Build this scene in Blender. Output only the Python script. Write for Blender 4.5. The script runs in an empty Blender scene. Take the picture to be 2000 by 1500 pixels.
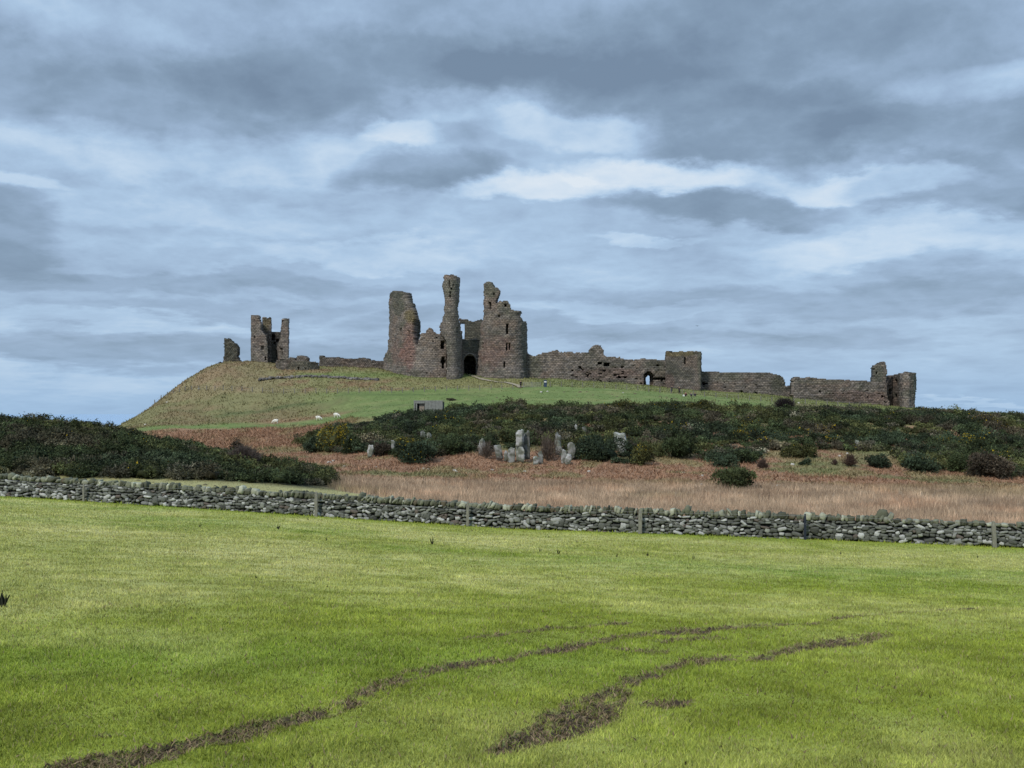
import bpy, math, random
import numpy as np

# ------------------------------------------------------------------ camera
F, HY, CX = 2200.0, 808.0, 1000.0          # focal length and horizon row for a 2000 x 1500 frame
SC = bpy.context.scene
cd = bpy.data.cameras.new("camera"); cam = bpy.data.objects.new("camera", cd)
SC.collection.objects.link(cam); SC.camera = cam
cam.location = (0, 0, 0); cam.rotation_euler = (math.radians(90), 0, 0)
cd.sensor_width = 36; cd.lens = F / 2000 * 36; cd.shift_y = (HY - 750) / 2000
cd.clip_start = 0.1; cd.clip_end = 60000
# ------------------------------------------------------------------ sun, exposure
SUN_EL, SUN_AZ = math.radians(42), math.radians(-148)      # azimuth clockwise from +Y: behind, to the left
sd = bpy.data.lights.new("sun", 'SUN'); sd.energy = 2.8; sd.angle = math.radians(9); sd.color = (1, .95, .87)
so = bpy.data.objects.new("sun", sd); SC.collection.objects.link(so)
so.rotation_euler = (math.radians(90) - SUN_EL, 0, math.pi - SUN_AZ); so.location = (0, 0, 60)
SC.view_settings.view_transform = 'Standard'; SC.view_settings.look = 'None'
SC.view_settings.exposure = 0.0; SC.view_settings.gamma = 1
SC.cycles.max_bounces = 5; SC.cycles.diffuse_bounces = 3
# ------------------------------------------------------------------ world: Nishita behind layered cloud
world = bpy.data.worlds.new("World"); SC.world = world; world.use_nodes = True
nt = world.node_tree; nt.nodes.clear()
def N(tree, typ, **kw):
    n = tree.nodes.new(typ)
    for k, v in kw.items(): setattr(n, k, v)
    return n
class G:
    """tiny node-expression helper"""
    def __init__(s, tree): s.t = tree
    def put(s, sock, v):
        if isinstance(v, bpy.types.NodeSocket): s.t.links.new(v, sock)
        elif v is not None: sock.default_value = v
    def m(s, op, a, b=None, c=None, clamp=False):
        n = s.t.nodes.new('ShaderNodeMath'); n.operation = op; n.use_clamp = clamp
        s.put(n.inputs[0], a)
        if b is not None: s.put(n.inputs[1], b)
        if c is not None: s.put(n.inputs[2], c)
        return n.outputs[0]
    def comb(s, x, y, z=0.0):
        n = s.t.nodes.new('ShaderNodeCombineXYZ'); s.put(n.inputs[0], x); s.put(n.inputs[1], y); s.put(n.inputs[2], z)
        return n.outputs[0]
    def noise(s, v, scale, detail=4, rough=.55, dist=0.0, lac=2.0):
        n = s.t.nodes.new('ShaderNodeTexNoise'); s.put(n.inputs['Vector'], v); n.inputs['Scale'].default_value = scale
        n.inputs['Detail'].default_value = detail; n.inputs['Roughness'].default_value = rough
        n.inputs['Distortion'].default_value = dist; n.inputs['Lacunarity'].default_value = lac
        return n
    def ramp(s, f, stops, interp='LINEAR'):
        n = s.t.nodes.new('ShaderNodeValToRGB'); s.put(n.inputs[0], f); r = n.color_ramp; r.interpolation = interp
        while len(r.elements) < len(stops): r.elements.new(.5)
        for e, (p, c) in zip(r.elements, stops): e.position = p; e.color = (*c, 1)
        return n.outputs[0]
    def ss(s, f, a, b):
        n = s.t.nodes.new('ShaderNodeMapRange'); n.interpolation_type = 'SMOOTHSTEP'
        s.put(n.inputs['Value'], f); s.put(n.inputs['From Min'], a); s.put(n.inputs['From Max'], b)
        return n.outputs[0]
    def mix(s, f, a, b, blend='MIX'):
        n = s.t.nodes.new('ShaderNodeMix'); n.data_type = 'RGBA'; n.blend_type = blend
        s.put(n.inputs[0], f); s.put(n.inputs[6], a); s.put(n.inputs[7], b); return n.outputs[2]
g = G(nt)
tc = N(nt, 'ShaderNodeTexCoord'); sep = N(nt, 'ShaderNodeSeparateXYZ'); nt.links.new(tc.outputs['Generated'], sep.inputs[0])
dx, dy, dz = sep.outputs
az = g.m('ARCTAN2', dx, dy); el = g.m('ARCSINE', dz)
dzc = g.m('MAXIMUM', dz, 0.0)
den = g.m('ADD', dzc, 0.19)
Q = g.comb(g.m('MULTIPLY', az, 3.0), g.m('DIVIDE', g.m('MULTIPLY', el, 5.6), g.m('ADD', .26, g.m('MAXIMUM', el, 0.0))), 0.0)
nbig = g.noise(Q, .9, 4, .5)
nfine = g.noise(Q, 3.2, 12, .60, .1)
warp = g.noise(Q, 1.7, 10, .60, .1)
ws = N(nt, 'ShaderNodeSeparateColor'); nt.links.new(warp.outputs['Color'], ws.inputs[0])
waz = g.m('ADD', az, g.m('MULTIPLY', g.m('SUBTRACT', ws.outputs[0], .5), .17))
wel = g.m('ADD', el, g.m('MULTIPLY', g.m('SUBTRACT', ws.outputs[1], .5), .10))
val = g.m('ADD', .485, g.m('MULTIPLY', g.m('SUBTRACT', nbig.outputs[0], .5), .40))
val = g.m('ADD', val, g.m('MULTIPLY', g.m('SUBTRACT', nfine.outputs[0], .5), .62))
nb = g.noise(Q, 6.5, 6, .55)
val = g.m('ADD', val, g.m('MULTIPLY', g.m('SUBTRACT', .12, g.m('ABSOLUTE', g.m('SUBTRACT', nb.outputs[0], .5))), .42))
BLOBS = [(150,165,560,100,-.24),(700,150,420,85,-.22),(900,60,900,110,-.12),(1550,90,700,110,-.22),(1120,150,330,70,-.20),(1480,245,260,75,-.30),
  (1900,235,300,70,-.24),(815,340,160,46,-.28),(1400,412,260,34,-.26),(1860,350,200,50,-.26),(10,440,120,70,-.26),
  (350,540,620,26,-.14),(1520,575,600,40,-.16),(330,690,620,44,-.20),(1100,640,500,26,-.12),(1500,655,400,22,-.10),(500,600,300,20,-.10),
  (500,300,480,50,.16),(775,262,120,26,.24),(40,345,80,22,.20),(900,215,160,36,.16),(1290,340,230,42,.42),(1040,385,170,34,.36),(1130,255,170,40,.18),
  (1700,350,190,34,.28),(60,745,280,30,.12),(1900,792,120,8,.22),(450,410,360,35,.10),(1900,455,360,50,.16),
  (1250,487,110,14,.18),(150,50,260,50,.10),(1900,150,200,40,.14),(700,480,260,24,.14),(1700,480,300,30,.10),(250,620,300,18,.12),(1250,600,260,18,.12)]
for (px, py, rx, ry, amt) in BLOBS:
    ca = math.atan2(px - CX, F); ce = math.atan2(HY - py, math.hypot(F, px - CX))
    ra, re = rx / F, ry / F
    u = g.m('MULTIPLY', g.m('SUBTRACT', waz, ca), 1 / ra)
    v = g.m('MULTIPLY', g.m('SUBTRACT', wel, ce), 1 / re)
    d2 = g.m('MULTIPLY_ADD', u, u, g.m('MULTIPLY', v, v))
    val = g.m('ADD', val, g.m('MULTIPLY', g.ss(d2, 1.3, .25), amt))
cloud = g.ramp(val, [(.0, (.185,.262,.37)), (.22, (.25,.35,.48)), (.42, (.345,.472,.65)), (.58, (.43,.59,.79)), (.74, (.56,.705,.87)), (1., (.76,.84,.92))])
hor = g.ss(el, .07, .0)                                   # paler, bluer air low down
cloud = g.mix(g.m('MULTIPLY', hor, .45), cloud, (.30, .50, .76, 1))
over = g.m('ADD', 1.0, g.m('MULTIPLY', g.ss(el, .42, 1.1), .75))   # an overcast is brighter overhead
cloud = g.mix(1.0, cloud, g.comb(over, over, over), 'MULTIPLY')
skyt = N(nt, 'ShaderNodeTexSky', sky_type='NISHITA'); skyt.sun_disc = False
skyt.sun_elevation = SUN_EL; skyt.sun_rotation = SUN_AZ
bg1 = N(nt, 'ShaderNodeBackground'); nt.links.new(skyt.outputs[0], bg1.inputs[0]); bg1.inputs[1].default_value = .08
bg2 = N(nt, 'ShaderNodeBackground'); nt.links.new(cloud, bg2.inputs[0]); bg2.inputs[1].default_value = 1.0
mx = N(nt, 'ShaderNodeMixShader'); mx.inputs[0].default_value = .93
nt.links.new(bg1.outputs[0], mx.inputs[1]); nt.links.new(bg2.outputs[0], mx.inputs[2])
wo = N(nt, 'ShaderNodeOutputWorld'); nt.links.new(mx.outputs[0], wo.inputs[0])

# ------------------------------------------------------------------ numpy noise
def _h(ix, iy, iz, seed):
    n = (ix * 374761393 + iy * 668265263 + iz * 2147483647 + seed * 1274126177) & 0xFFFFFFFF
    n = ((n ^ (n >> 13)) * 1274126177) & 0xFFFFFFFF
    return ((n ^ (n >> 16)) & 0xFFFFFF) / float(0xFFFFFF)
def vnoise(x, y, z=0., seed=0):
    x, y, z = np.broadcast_arrays(np.asarray(x, float), np.asarray(y, float), np.asarray(z, float))
    ix, iy, iz = np.floor(x).astype(np.int64), np.floor(y).astype(np.int64), np.floor(z).astype(np.int64)
    fx, fy, fz = x - ix, y - iy, z - iz
    fx, fy, fz = (f * f * (3 - 2 * f) for f in (fx, fy, fz))
    r = 0
    for a in (0, 1):
        for b in (0, 1):
            for c in (0, 1):
                r = r + _h(ix + a, iy + b, iz + c, seed) * (fx if a else 1 - fx) * (fy if b else 1 - fy) * (fz if c else 1 - fz)
    return r
def fbm(x, y, z=0., o=4, seed=0):
    r, a, t = 0, 1., 0.
    for k in range(o):
        r = r + a * vnoise(np.asarray(x) * 2**k, np.asarray(y) * 2**k, np.asarray(z) * 2**k, seed + k); t += a; a *= .5
    return r / t * 2 - 1
def sstep(v, a, b):
    t = np.clip((v - a) / (b - a), 0, 1); return t * t * (3 - 2 * t)

# ------------------------------------------------------------------ object helpers
def obj(name, me, mat=None, parent=None, smooth=False, world=False):
    o = bpy.data.objects.new(name, me); SC.collection.objects.link(o)
    if mat: me.materials.append(mat)
    if parent:
        o.parent = parent
        if world: o.location = tuple(-v for v in parent.location)
    if smooth: me.polygons.foreach_set('use_smooth', [True] * len(me.polygons))
    return o
def npmesh(name, V, Fc, col=None, uv=None):
    V = np.asarray(V, np.float32).reshape(-1, 3); Fc = np.asarray(Fc, np.int32); k = Fc.shape[1]
    me = bpy.data.meshes.new(name)
    me.vertices.add(len(V)); me.vertices.foreach_set('co', V.ravel())
    me.loops.add(Fc.size); me.loops.foreach_set('vertex_index', Fc.ravel())
    me.polygons.add(len(Fc)); me.polygons.foreach_set('loop_start', np.arange(0, Fc.size, k, dtype=np.int32))
    me.polygons.foreach_set('loop_total', np.full(len(Fc), k, np.int32))
    if col is not None:
        a = me.attributes.new('Col', 'FLOAT_COLOR', 'POINT'); c = np.ones((len(V), 4), np.float32); c[:, :3] = np.clip(col, 0, 1)
        a.data.foreach_set('color', c.ravel())
    if uv is not None:
        l = me.uv_layers.new(name='UVMap'); l.data.foreach_set('uv', np.asarray(uv, np.float32)[Fc.ravel()].ravel())
    me.update(calc_edges=True); me.validate()
    return me
def tag(o, label=None, cat=None, group=None, kind=None):
    if label: o['label'] = label
    if cat: o['category'] = cat
    if group: o['group'] = group
    if kind: o['kind'] = kind
    return o
def empty(name, loc, label, cat, group=None, kind=None):
    o = bpy.data.objects.new(name, None); SC.collection.objects.link(o); o.location = loc; o.empty_display_size = .3
    return tag(o, label, cat, group, kind)
def P(px, py, Y): return np.array([(px - CX) / F * Y, Y, (HY - py) / F * Y])

# ------------------------------------------------------------------ materials
def mat_attr(name, rough=.9, spec=.15, nscale=0, namt=0, bump=0, bscale=1, transl=0, nscale2=0, namt2=0):
    m = bpy.data.materials.new(name); m.use_nodes = True; t = m.node_tree; t.nodes.clear(); G_ = G(t)
    at = N(t, 'ShaderNodeAttribute', attribute_name='Col'); c = at.outputs['Color']
    geo = N(t, 'ShaderNodeNewGeometry')
    for sc, am in ((nscale, namt), (nscale2, namt2)):
        if sc:
            n = G_.noise(geo.outputs['Position'], sc, 6, .6)
            f = G_.m('ADD', 1.0, G_.m('MULTIPLY', G_.m('SUBTRACT', n.outputs[0], .5), am * 2))
            c = G_.mix(1.0, c, G_.comb(f, f, f), 'MULTIPLY')
    b = N(t, 'ShaderNodeBsdfPrincipled'); t.links.new(c, b.inputs['Base Color']) if hasattr(c, 'links') else None
    b.inputs['Roughness'].default_value = rough; b.inputs['Specular IOR Level'].default_value = spec
    if bump:
        n = G_.noise(geo.outputs['Position'], bscale, 6, .65)
        bn = N(t, 'ShaderNodeBump'); bn.inputs['Distance'].default_value = bump; t.links.new(n.outputs[0], bn.inputs['Height'])
        t.links.new(bn.outputs[0], b.inputs['Normal'])
    out = N(t, 'ShaderNodeOutputMaterial'); s = b.outputs[0]
    if transl:
        tr = N(t, 'ShaderNodeBsdfTranslucent'); t.links.new(c, tr.inputs[0])
        mxx = N(t, 'ShaderNodeMixShader'); mxx.inputs[0].default_value = transl
        t.links.new(s, mxx.inputs[1]); t.links.new(tr.outputs[0], mxx.inputs[2]); s = mxx.outputs[0]
    t.links.new(s, out.inputs[0]); return m
M_ground = mat_attr('ground', .95, .1, 1.1, .22, .05, 3.0, 0, 14, .28)
M_blade = mat_attr('grass_blade', .75, .12, 0, 0, 0, 1, .25)
M_dry = mat_attr('dry_stems', .85, .1, 0, 0, 0, 1, .15)
M_gorse = mat_attr('gorse_foliage', .8, .12)
M_rock = mat_attr('rock', .9, .2, 1.5, .35, .12, 3, 0, 9, .3)
M_dstone = mat_attr('wall_stone', .9, .2, 6, .35, .03, 14, 0, 30, .30)
M_clay = mat_attr('earth', .95, .1, 12, .4, .02, 25)
def mat_plain(name, c, rough=.8, spec=.2, nscale=6, namt=.25, metal=0):
    m = bpy.data.materials.new(name); m.use_nodes = True; t = m.node_tree; G_ = G(t)
    b = t.nodes['Principled BSDF']; geo = N(t, 'ShaderNodeNewGeometry'); n = G_.noise(geo.outputs['Position'], nscale, 5, .6)
    col = G_.mix(n.outputs[0], tuple(x * (1 - namt) for x in c) + (1,), tuple(min(1, x * (1 + namt)) for x in c) + (1,))
    t.links.new(col, b.inputs['Base Color']); b.inputs['Roughness'].default_value = rough
    b.inputs['Specular IOR Level'].default_value = spec; b.inputs['Metallic'].default_value = metal
    return m
def mat_wood():
    m = bpy.data.materials.new('weathered_wood'); m.use_nodes = True; t = m.node_tree; G_ = G(t)
    b = t.nodes['Principled BSDF']; tcn = N(t, 'ShaderNodeTexCoord'); mp = N(t, 'ShaderNodeMapping')
    mp.inputs['Scale'].default_value = (30, 30, 3); t.links.new(tcn.outputs['Object'], mp.inputs[0])
    n = G_.noise(mp.outputs[0], 1.5, 6, .65)
    t.links.new(G_.ramp(n.outputs[0], [(.25, (.09,.085,.07)), (.55, (.22,.21,.17)), (.8, (.34,.33,.28))]), b.inputs['Base Color'])
    b.inputs['Roughness'].default_value = .9; b.inputs['Specular IOR Level'].default_value = .15
    return m
M_wood = mat_wood()
M_darkpost = mat_plain('dark_blue_metal', (.015,.02,.035), .5, .4)
M_greywood = mat_plain('grey_post', (.16,.15,.13))
M_wire = mat_plain('galvanised_wire', (.22,.22,.22), .5, .5)
M_wool = mat_plain('wool', (.72,.68,.60), .95, .05, 9, .12)
M_white = mat_plain('pale_panel', (.62,.62,.60), .6)
def mat_masonry(name, bw, rh, mortar=.45):
    """coursed sandstone: vertex colour x brick courses x grime"""
    m = bpy.data.materials.new(name); m.use_nodes = True; t = m.node_tree; G_ = G(t)
    b = t.nodes['Principled BSDF']; at = N(t, 'ShaderNodeAttribute', attribute_name='Col')
    uv = N(t, 'ShaderNodeUVMap', uv_map='UVMap'); geo = N(t, 'ShaderNodeNewGeometry')
    wn = G_.noise(uv.outputs[0], .6, 3, .6)
    mv = N(t, 'ShaderNodeVectorMath', operation='ADD'); t.links.new(uv.outputs[0], mv.inputs[0])
    ms = N(t, 'ShaderNodeVectorMath', operation='SCALE'); t.links.new(wn.outputs['Color'], ms.inputs[0]); ms.inputs['Scale'].default_value = .5
    t.links.new(ms.outputs[0], mv.inputs[1])
    br = N(t, 'ShaderNodeTexBrick'); t.links.new(mv.outputs[0], br.inputs['Vector'])
    br.inputs['Scale'].default_value = 1; br.inputs['Brick Width'].default_value = bw; br.inputs['Row Height'].default_value = rh
    br.inputs['Mortar Size'].default_value = .06; br.inputs['Mortar Smooth'].default_value = .6; br.inputs['Bias'].default_value = 0
    br.inputs['Color1'].default_value = (1.28,1.23,1.17,1); br.inputs['Color2'].default_value = (.76,.77,.80,1)
    br.inputs['Mortar'].default_value = (mortar, mortar, mortar, 1)
    c = G_.mix(1.0, at.outputs['Color'], br.outputs['Color'], 'MULTIPLY')
    n1 = G_.noise(geo.outputs['Position'], .55, 6, .65); n2 = G_.noise(geo.outputs['Position'], 2.4, 5, .65)
    f = G_.m('MULTIPLY', G_.m('ADD', .55, G_.m('MULTIPLY', n1.outputs[0], .9)), G_.m('ADD', .4, G_.m('MULTIPLY', n2.outputs[0], 1.2)))
    c = G_.mix(1.0, c, G_.comb(f, f, f), 'MULTIPLY')
    t.links.new(c, b.inputs['Base Color']); b.inputs['Roughness'].default_value = .92; b.inputs['Specular IOR Level'].default_value = .12
    bn = N(t, 'ShaderNodeBump'); bn.inputs['Distance'].default_value = .12
    h = G_.m('ADD', G_.m('MULTIPLY', br.outputs['Fac'], -.6), n2.outputs[0]); t.links.new(h, bn.inputs['Height'])
    t.links.new(bn.outputs[0], b.inputs['Normal']); return m
M_ashlar = mat_masonry('coursed_sandstone', .8, .44)
M_rubble = mat_masonry('rubble_masonry', .6, .38, .35)
M_conc = mat_plain('weathered_concrete', (.20,.205,.185), .9, .15, 2.5, .45)

# ------------------------------------------------------------------ terrain heights
XK = [-400, 0, 150, 230, 300, 450, 600, 700, 850, 1000, 1250, 1500, 1750, 2000, 2400]
def zr(Y, l, c, r): return (Y, [-400, 0, 1000, 2000, 2400], [l, l, c, r, r])
def pr(Y, pys, xk=XK): return (Y, xk, [(HY - p) / F * Y for p in pys])
ROWS = [zr(3, -1.66, -1.66, -1.66), zr(6, -1.76, -1.78, -1.8), zr(10, -1.97, -2.05, -2.15), zr(20, -2.5, -2.95, -3.2),
  zr(30, -3.0, -3.75, -4.2), zr(45, -3.85, -5.0, -5.65), zr(52, -4.18, -5.5, -6.08), zr(60, -4.5, -5.98, -6.5), zr(70, -4.80, -6.5, -6.95),
  pr(84, [940,938,938,938,940,948,958,966,974,982,993,1001,1007,1010,1012]),
  pr(105,[826,828,838,846,864,892,930,950,956,960,962,965,968,972,975]),
  pr(125,[832,845,855,862,885,910,930,928,930,930,932,937,940,945,948]),
  pr(140,[840,858,870,875,885,900,908,905,906,905,906,912,918,926,932]),
  pr(160,[855,868,878,880,885,892,885,872,858,855,856,860,866,872,880]),
  pr(185,[870,880,885,880,872,868,862,846,822,809,807,813,817,822,828]),
  pr(215,[890,888,868,852,848,846,838,818,802,792,790,803,812,818,822]),
  pr(240,[930,910,872,842,826,820,812,797,783,774,772,789,806,815,818]),
  (262, [-400,0,150,200,230,310,450,600,700,850,1000,1072,1214,1411,1617,1750,2000,2400],
        [(HY-p)/F*262 for p in [980,930,880,852,829,790,769,768,767,762,757,754,760,777,791,800,813,815]]),
  (285, [-400,0,230,300,330,370,400,440,550,620,750,800,900,1000,1100,1250,1370,1500,1560,1650,1730,1790,2000,2400],
        [(HY-p)/F*285 for p in [1020,980,860,790,763,735,722,714,726,724,727,731,731,736,740,751,762,771,779,787,794,798,811,813]]),
  (300, [-400,0,230,310,345,400,440,500,600,700,760,1000,1300,1500,1730,1800,2000,2400],
        [(HY-p)/F*300 for p in [1040,1000,900,812,768,716,704,704,714,716,722,740,757,771,794,799,811,813]]),
  (330, [-400,0,300,400,440,600,1000,1300,1730,2000,2400],[(HY-p)/F*330 for p in [1040,1010,880,755,738,735,752,766,799,813,815]]),
  (380, [-400,0,400,1000,2000,2400],[-34,-32,-26,-10,-6,-4]), (430, [-400,2400],[-36,-36])]
YF = np.concatenate([np.geomspace(3, 60, 160, endpoint=False), np.arange(60, 431, 1.5)])
PXF = np.arange(-400, 2401, 10.)
kn = np.array([np.interp(PXF, r[1], r[2]) for r in ROWS]); ky = np.array([r[0] for r in ROWS], float)
ZT = np.array([np.interp(YF, ky, kn[:, j]) for j in range(len(PXF))]).T
def gsm(A, sg, ax):
    k = np.exp(-np.arange(-3 * int(sg + .99), 3 * int(sg + .99) + 1)**2 / (2 * sg * sg)); k /= k.sum(); w = len(k) // 2
    pad = [(0, 0), (0, 0)]; pad[ax] = (w, w); B = np.pad(A, pad, mode='edge')
    return np.apply_along_axis(lambda v: np.convolve(v, k, 'valid'), ax, B)
ZT = gsm(gsm(ZT, 2.2, 0), 1.3, 1)
def hbase(x, y):
    y = np.maximum(np.asarray(y, float), 3.0); x = np.asarray(x, float)
    px = np.clip(CX + F * x / y, -400, 2399.9); fy = np.interp(y, YF, np.arange(len(YF))); fy = np.minimum(fy, len(YF) - 1.001)
    fx = (px + 400) / 10; iy, ix = fy.astype(int), fx.astype(int); ty, tx = fy - iy, fx - ix
    return (ZT[iy, ix] * (1 - ty) * (1 - tx) + ZT[iy + 1, ix] * ty * (1 - tx) + ZT[iy, ix + 1] * (1 - ty) * tx + ZT[iy + 1, ix + 1] * ty * tx)
def H(x, y):
    x = np.asarray(x, float); y = np.asarray(y, float); z = hbase(x, y)
    far = sstep(y, 70, 120); z = z + (.02 + .20 * far) * fbm(x / 6, y / 6, 0, 3, 3) + .10 * far * fbm(x / 1.6, y / 1.6, 0, 2, 9)
    z = z + (1 - far) * .012 * fbm(x / .35, y / .35, 0, 2, 12)
    return z - rut(x, y)[1]
def proj(x, y, z): return CX + F * x / y, HY - F * z / y
def hit(px, py, y0=3., y1=330., step=None):
    """first ground point seen at pixel (px,py) between depths y0..y1"""
    ys = np.geomspace(y0, y1, 4000); xs = (px - CX) / F * ys; zs = (HY - py) / F * ys
    d = hbase(xs, ys) - zs; k = np.where(d >= 0)[0]
    k = k[0] if len(k) else int(np.argmax(d)); return float(xs[k]), float(ys[k])

# wheel tracks: polylines through the field, in pixel rows turned to ground points once
def gpath(pts):
    out = []
    for (px, py, w, a) in pts:
        x, y = hit(px, py, 3, 60); out.append((x, y, w, a))
    return np.array(out)
_rut_ready = False
TRACKS = []
def build_tracks():
    global TRACKS, _rut_ready
    raw = [[(60,1560,.22,.9),(190,1497,.20,.9),(330,1470,.19,.95),(480,1432,.17,.9),(600,1400,.16,.9),(690,1375,.14,.7),(760,1345,.10,.25),(820,1316,.15,.75),(890,1300,.16,.85),(960,1292,.13,.6),(1020,1282,.09,.35),(1090,1268,.14,.95),(1180,1252,.15,.95),(1260,1240,.14,.8),(1340,1236,.22,1.),(1440,1226,.20,1.),(1530,1220,.15,.9),(1580,1222,.10,.5),(1660,1206,.07,.3),(1760,1198,.06,.3),(1850,1192,.10,.75),(1900,1188,.06,.3)],
      [(960,1478,.08,.2),(1020,1450,.17,.75),(1090,1425,.20,.75),(1150,1392,.23,.72),(1190,1358,.18,.6),(1240,1330,.12,.4),(1300,1308,.12,.38),(1380,1292,.12,.36),(1450,1284,.10,.4)],
      [(1260,1380,.10,.4),(1300,1376,.13,.95),(1330,1370,.08,.4)],
      [(1420,1290,.10,.5),(1470,1288,.12,.5),(1540,1272,.14,.6),(1600,1262,.22,.7),(1660,1252,.24,.8),(1720,1240,.10,.4)],
      [(900,1250,.06,.4),(1000,1238,.08,.45),(1080,1228,.14,.7),(1150,1225,.12,.6),(1260,1214,.07,.4)],
      [(200,1440,.08,.3),(240,1438,.08,.35)], [(1300,1254,.14,.8),(1380,1248,.16,.7)], [(1210,1268,.14,.6),(1260,1272,.14,.6)]]
    TRACKS = [gpath(r) for r in raw]; _rut_ready = True
def rut(x, y):
    """mud mask 0..1 and depth (m)"""
    x = np.asarray(x, float); y = np.asarray(y, float)
    m = np.zeros(np.broadcast(x, y).shape)
    if not _rut_ready: return m, m
    x, y = np.broadcast_arrays(x, y); sel = (y < 36) & (y > 2); xs, ys = x[sel], y[sel]
    if xs.size == 0: return m, m
    best = np.zeros(xs.shape)
    wob = .14 * fbm(xs / .35, ys / .6, 0, 4, 40)
    for T in TRACKS:
        for a, b in zip(T[:-1], T[1:]):
            d = b[:2] - a[:2]; L2 = (d**2).sum() + 1e-9
            t = np.clip(((xs - a[0]) * d[0] + (ys - a[1]) * d[1]) / L2, 0, 1)
            dist = np.hypot(xs - a[0] - t * d[0], ys - a[1] - t * d[1]) + wob
            w = a[2] + t * (b[2] - a[2]); am = a[3] + t * (b[3] - a[3]); w = w * (.72 + .018 * ys)
            best = np.maximum(best, am * (1 - sstep(dist, w * .55, w * 1.25)))
    best = np.clip(best * (1.02 + 2.2 * fbm(xs / .11, ys / .16, 0, 3, 44) + .6 * fbm(xs / .8, ys / 1.4, 0, 2, 46)), 0, 1)
    m = m.copy(); m[sel] = best; return m, .03 * m
build_tracks()

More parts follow.
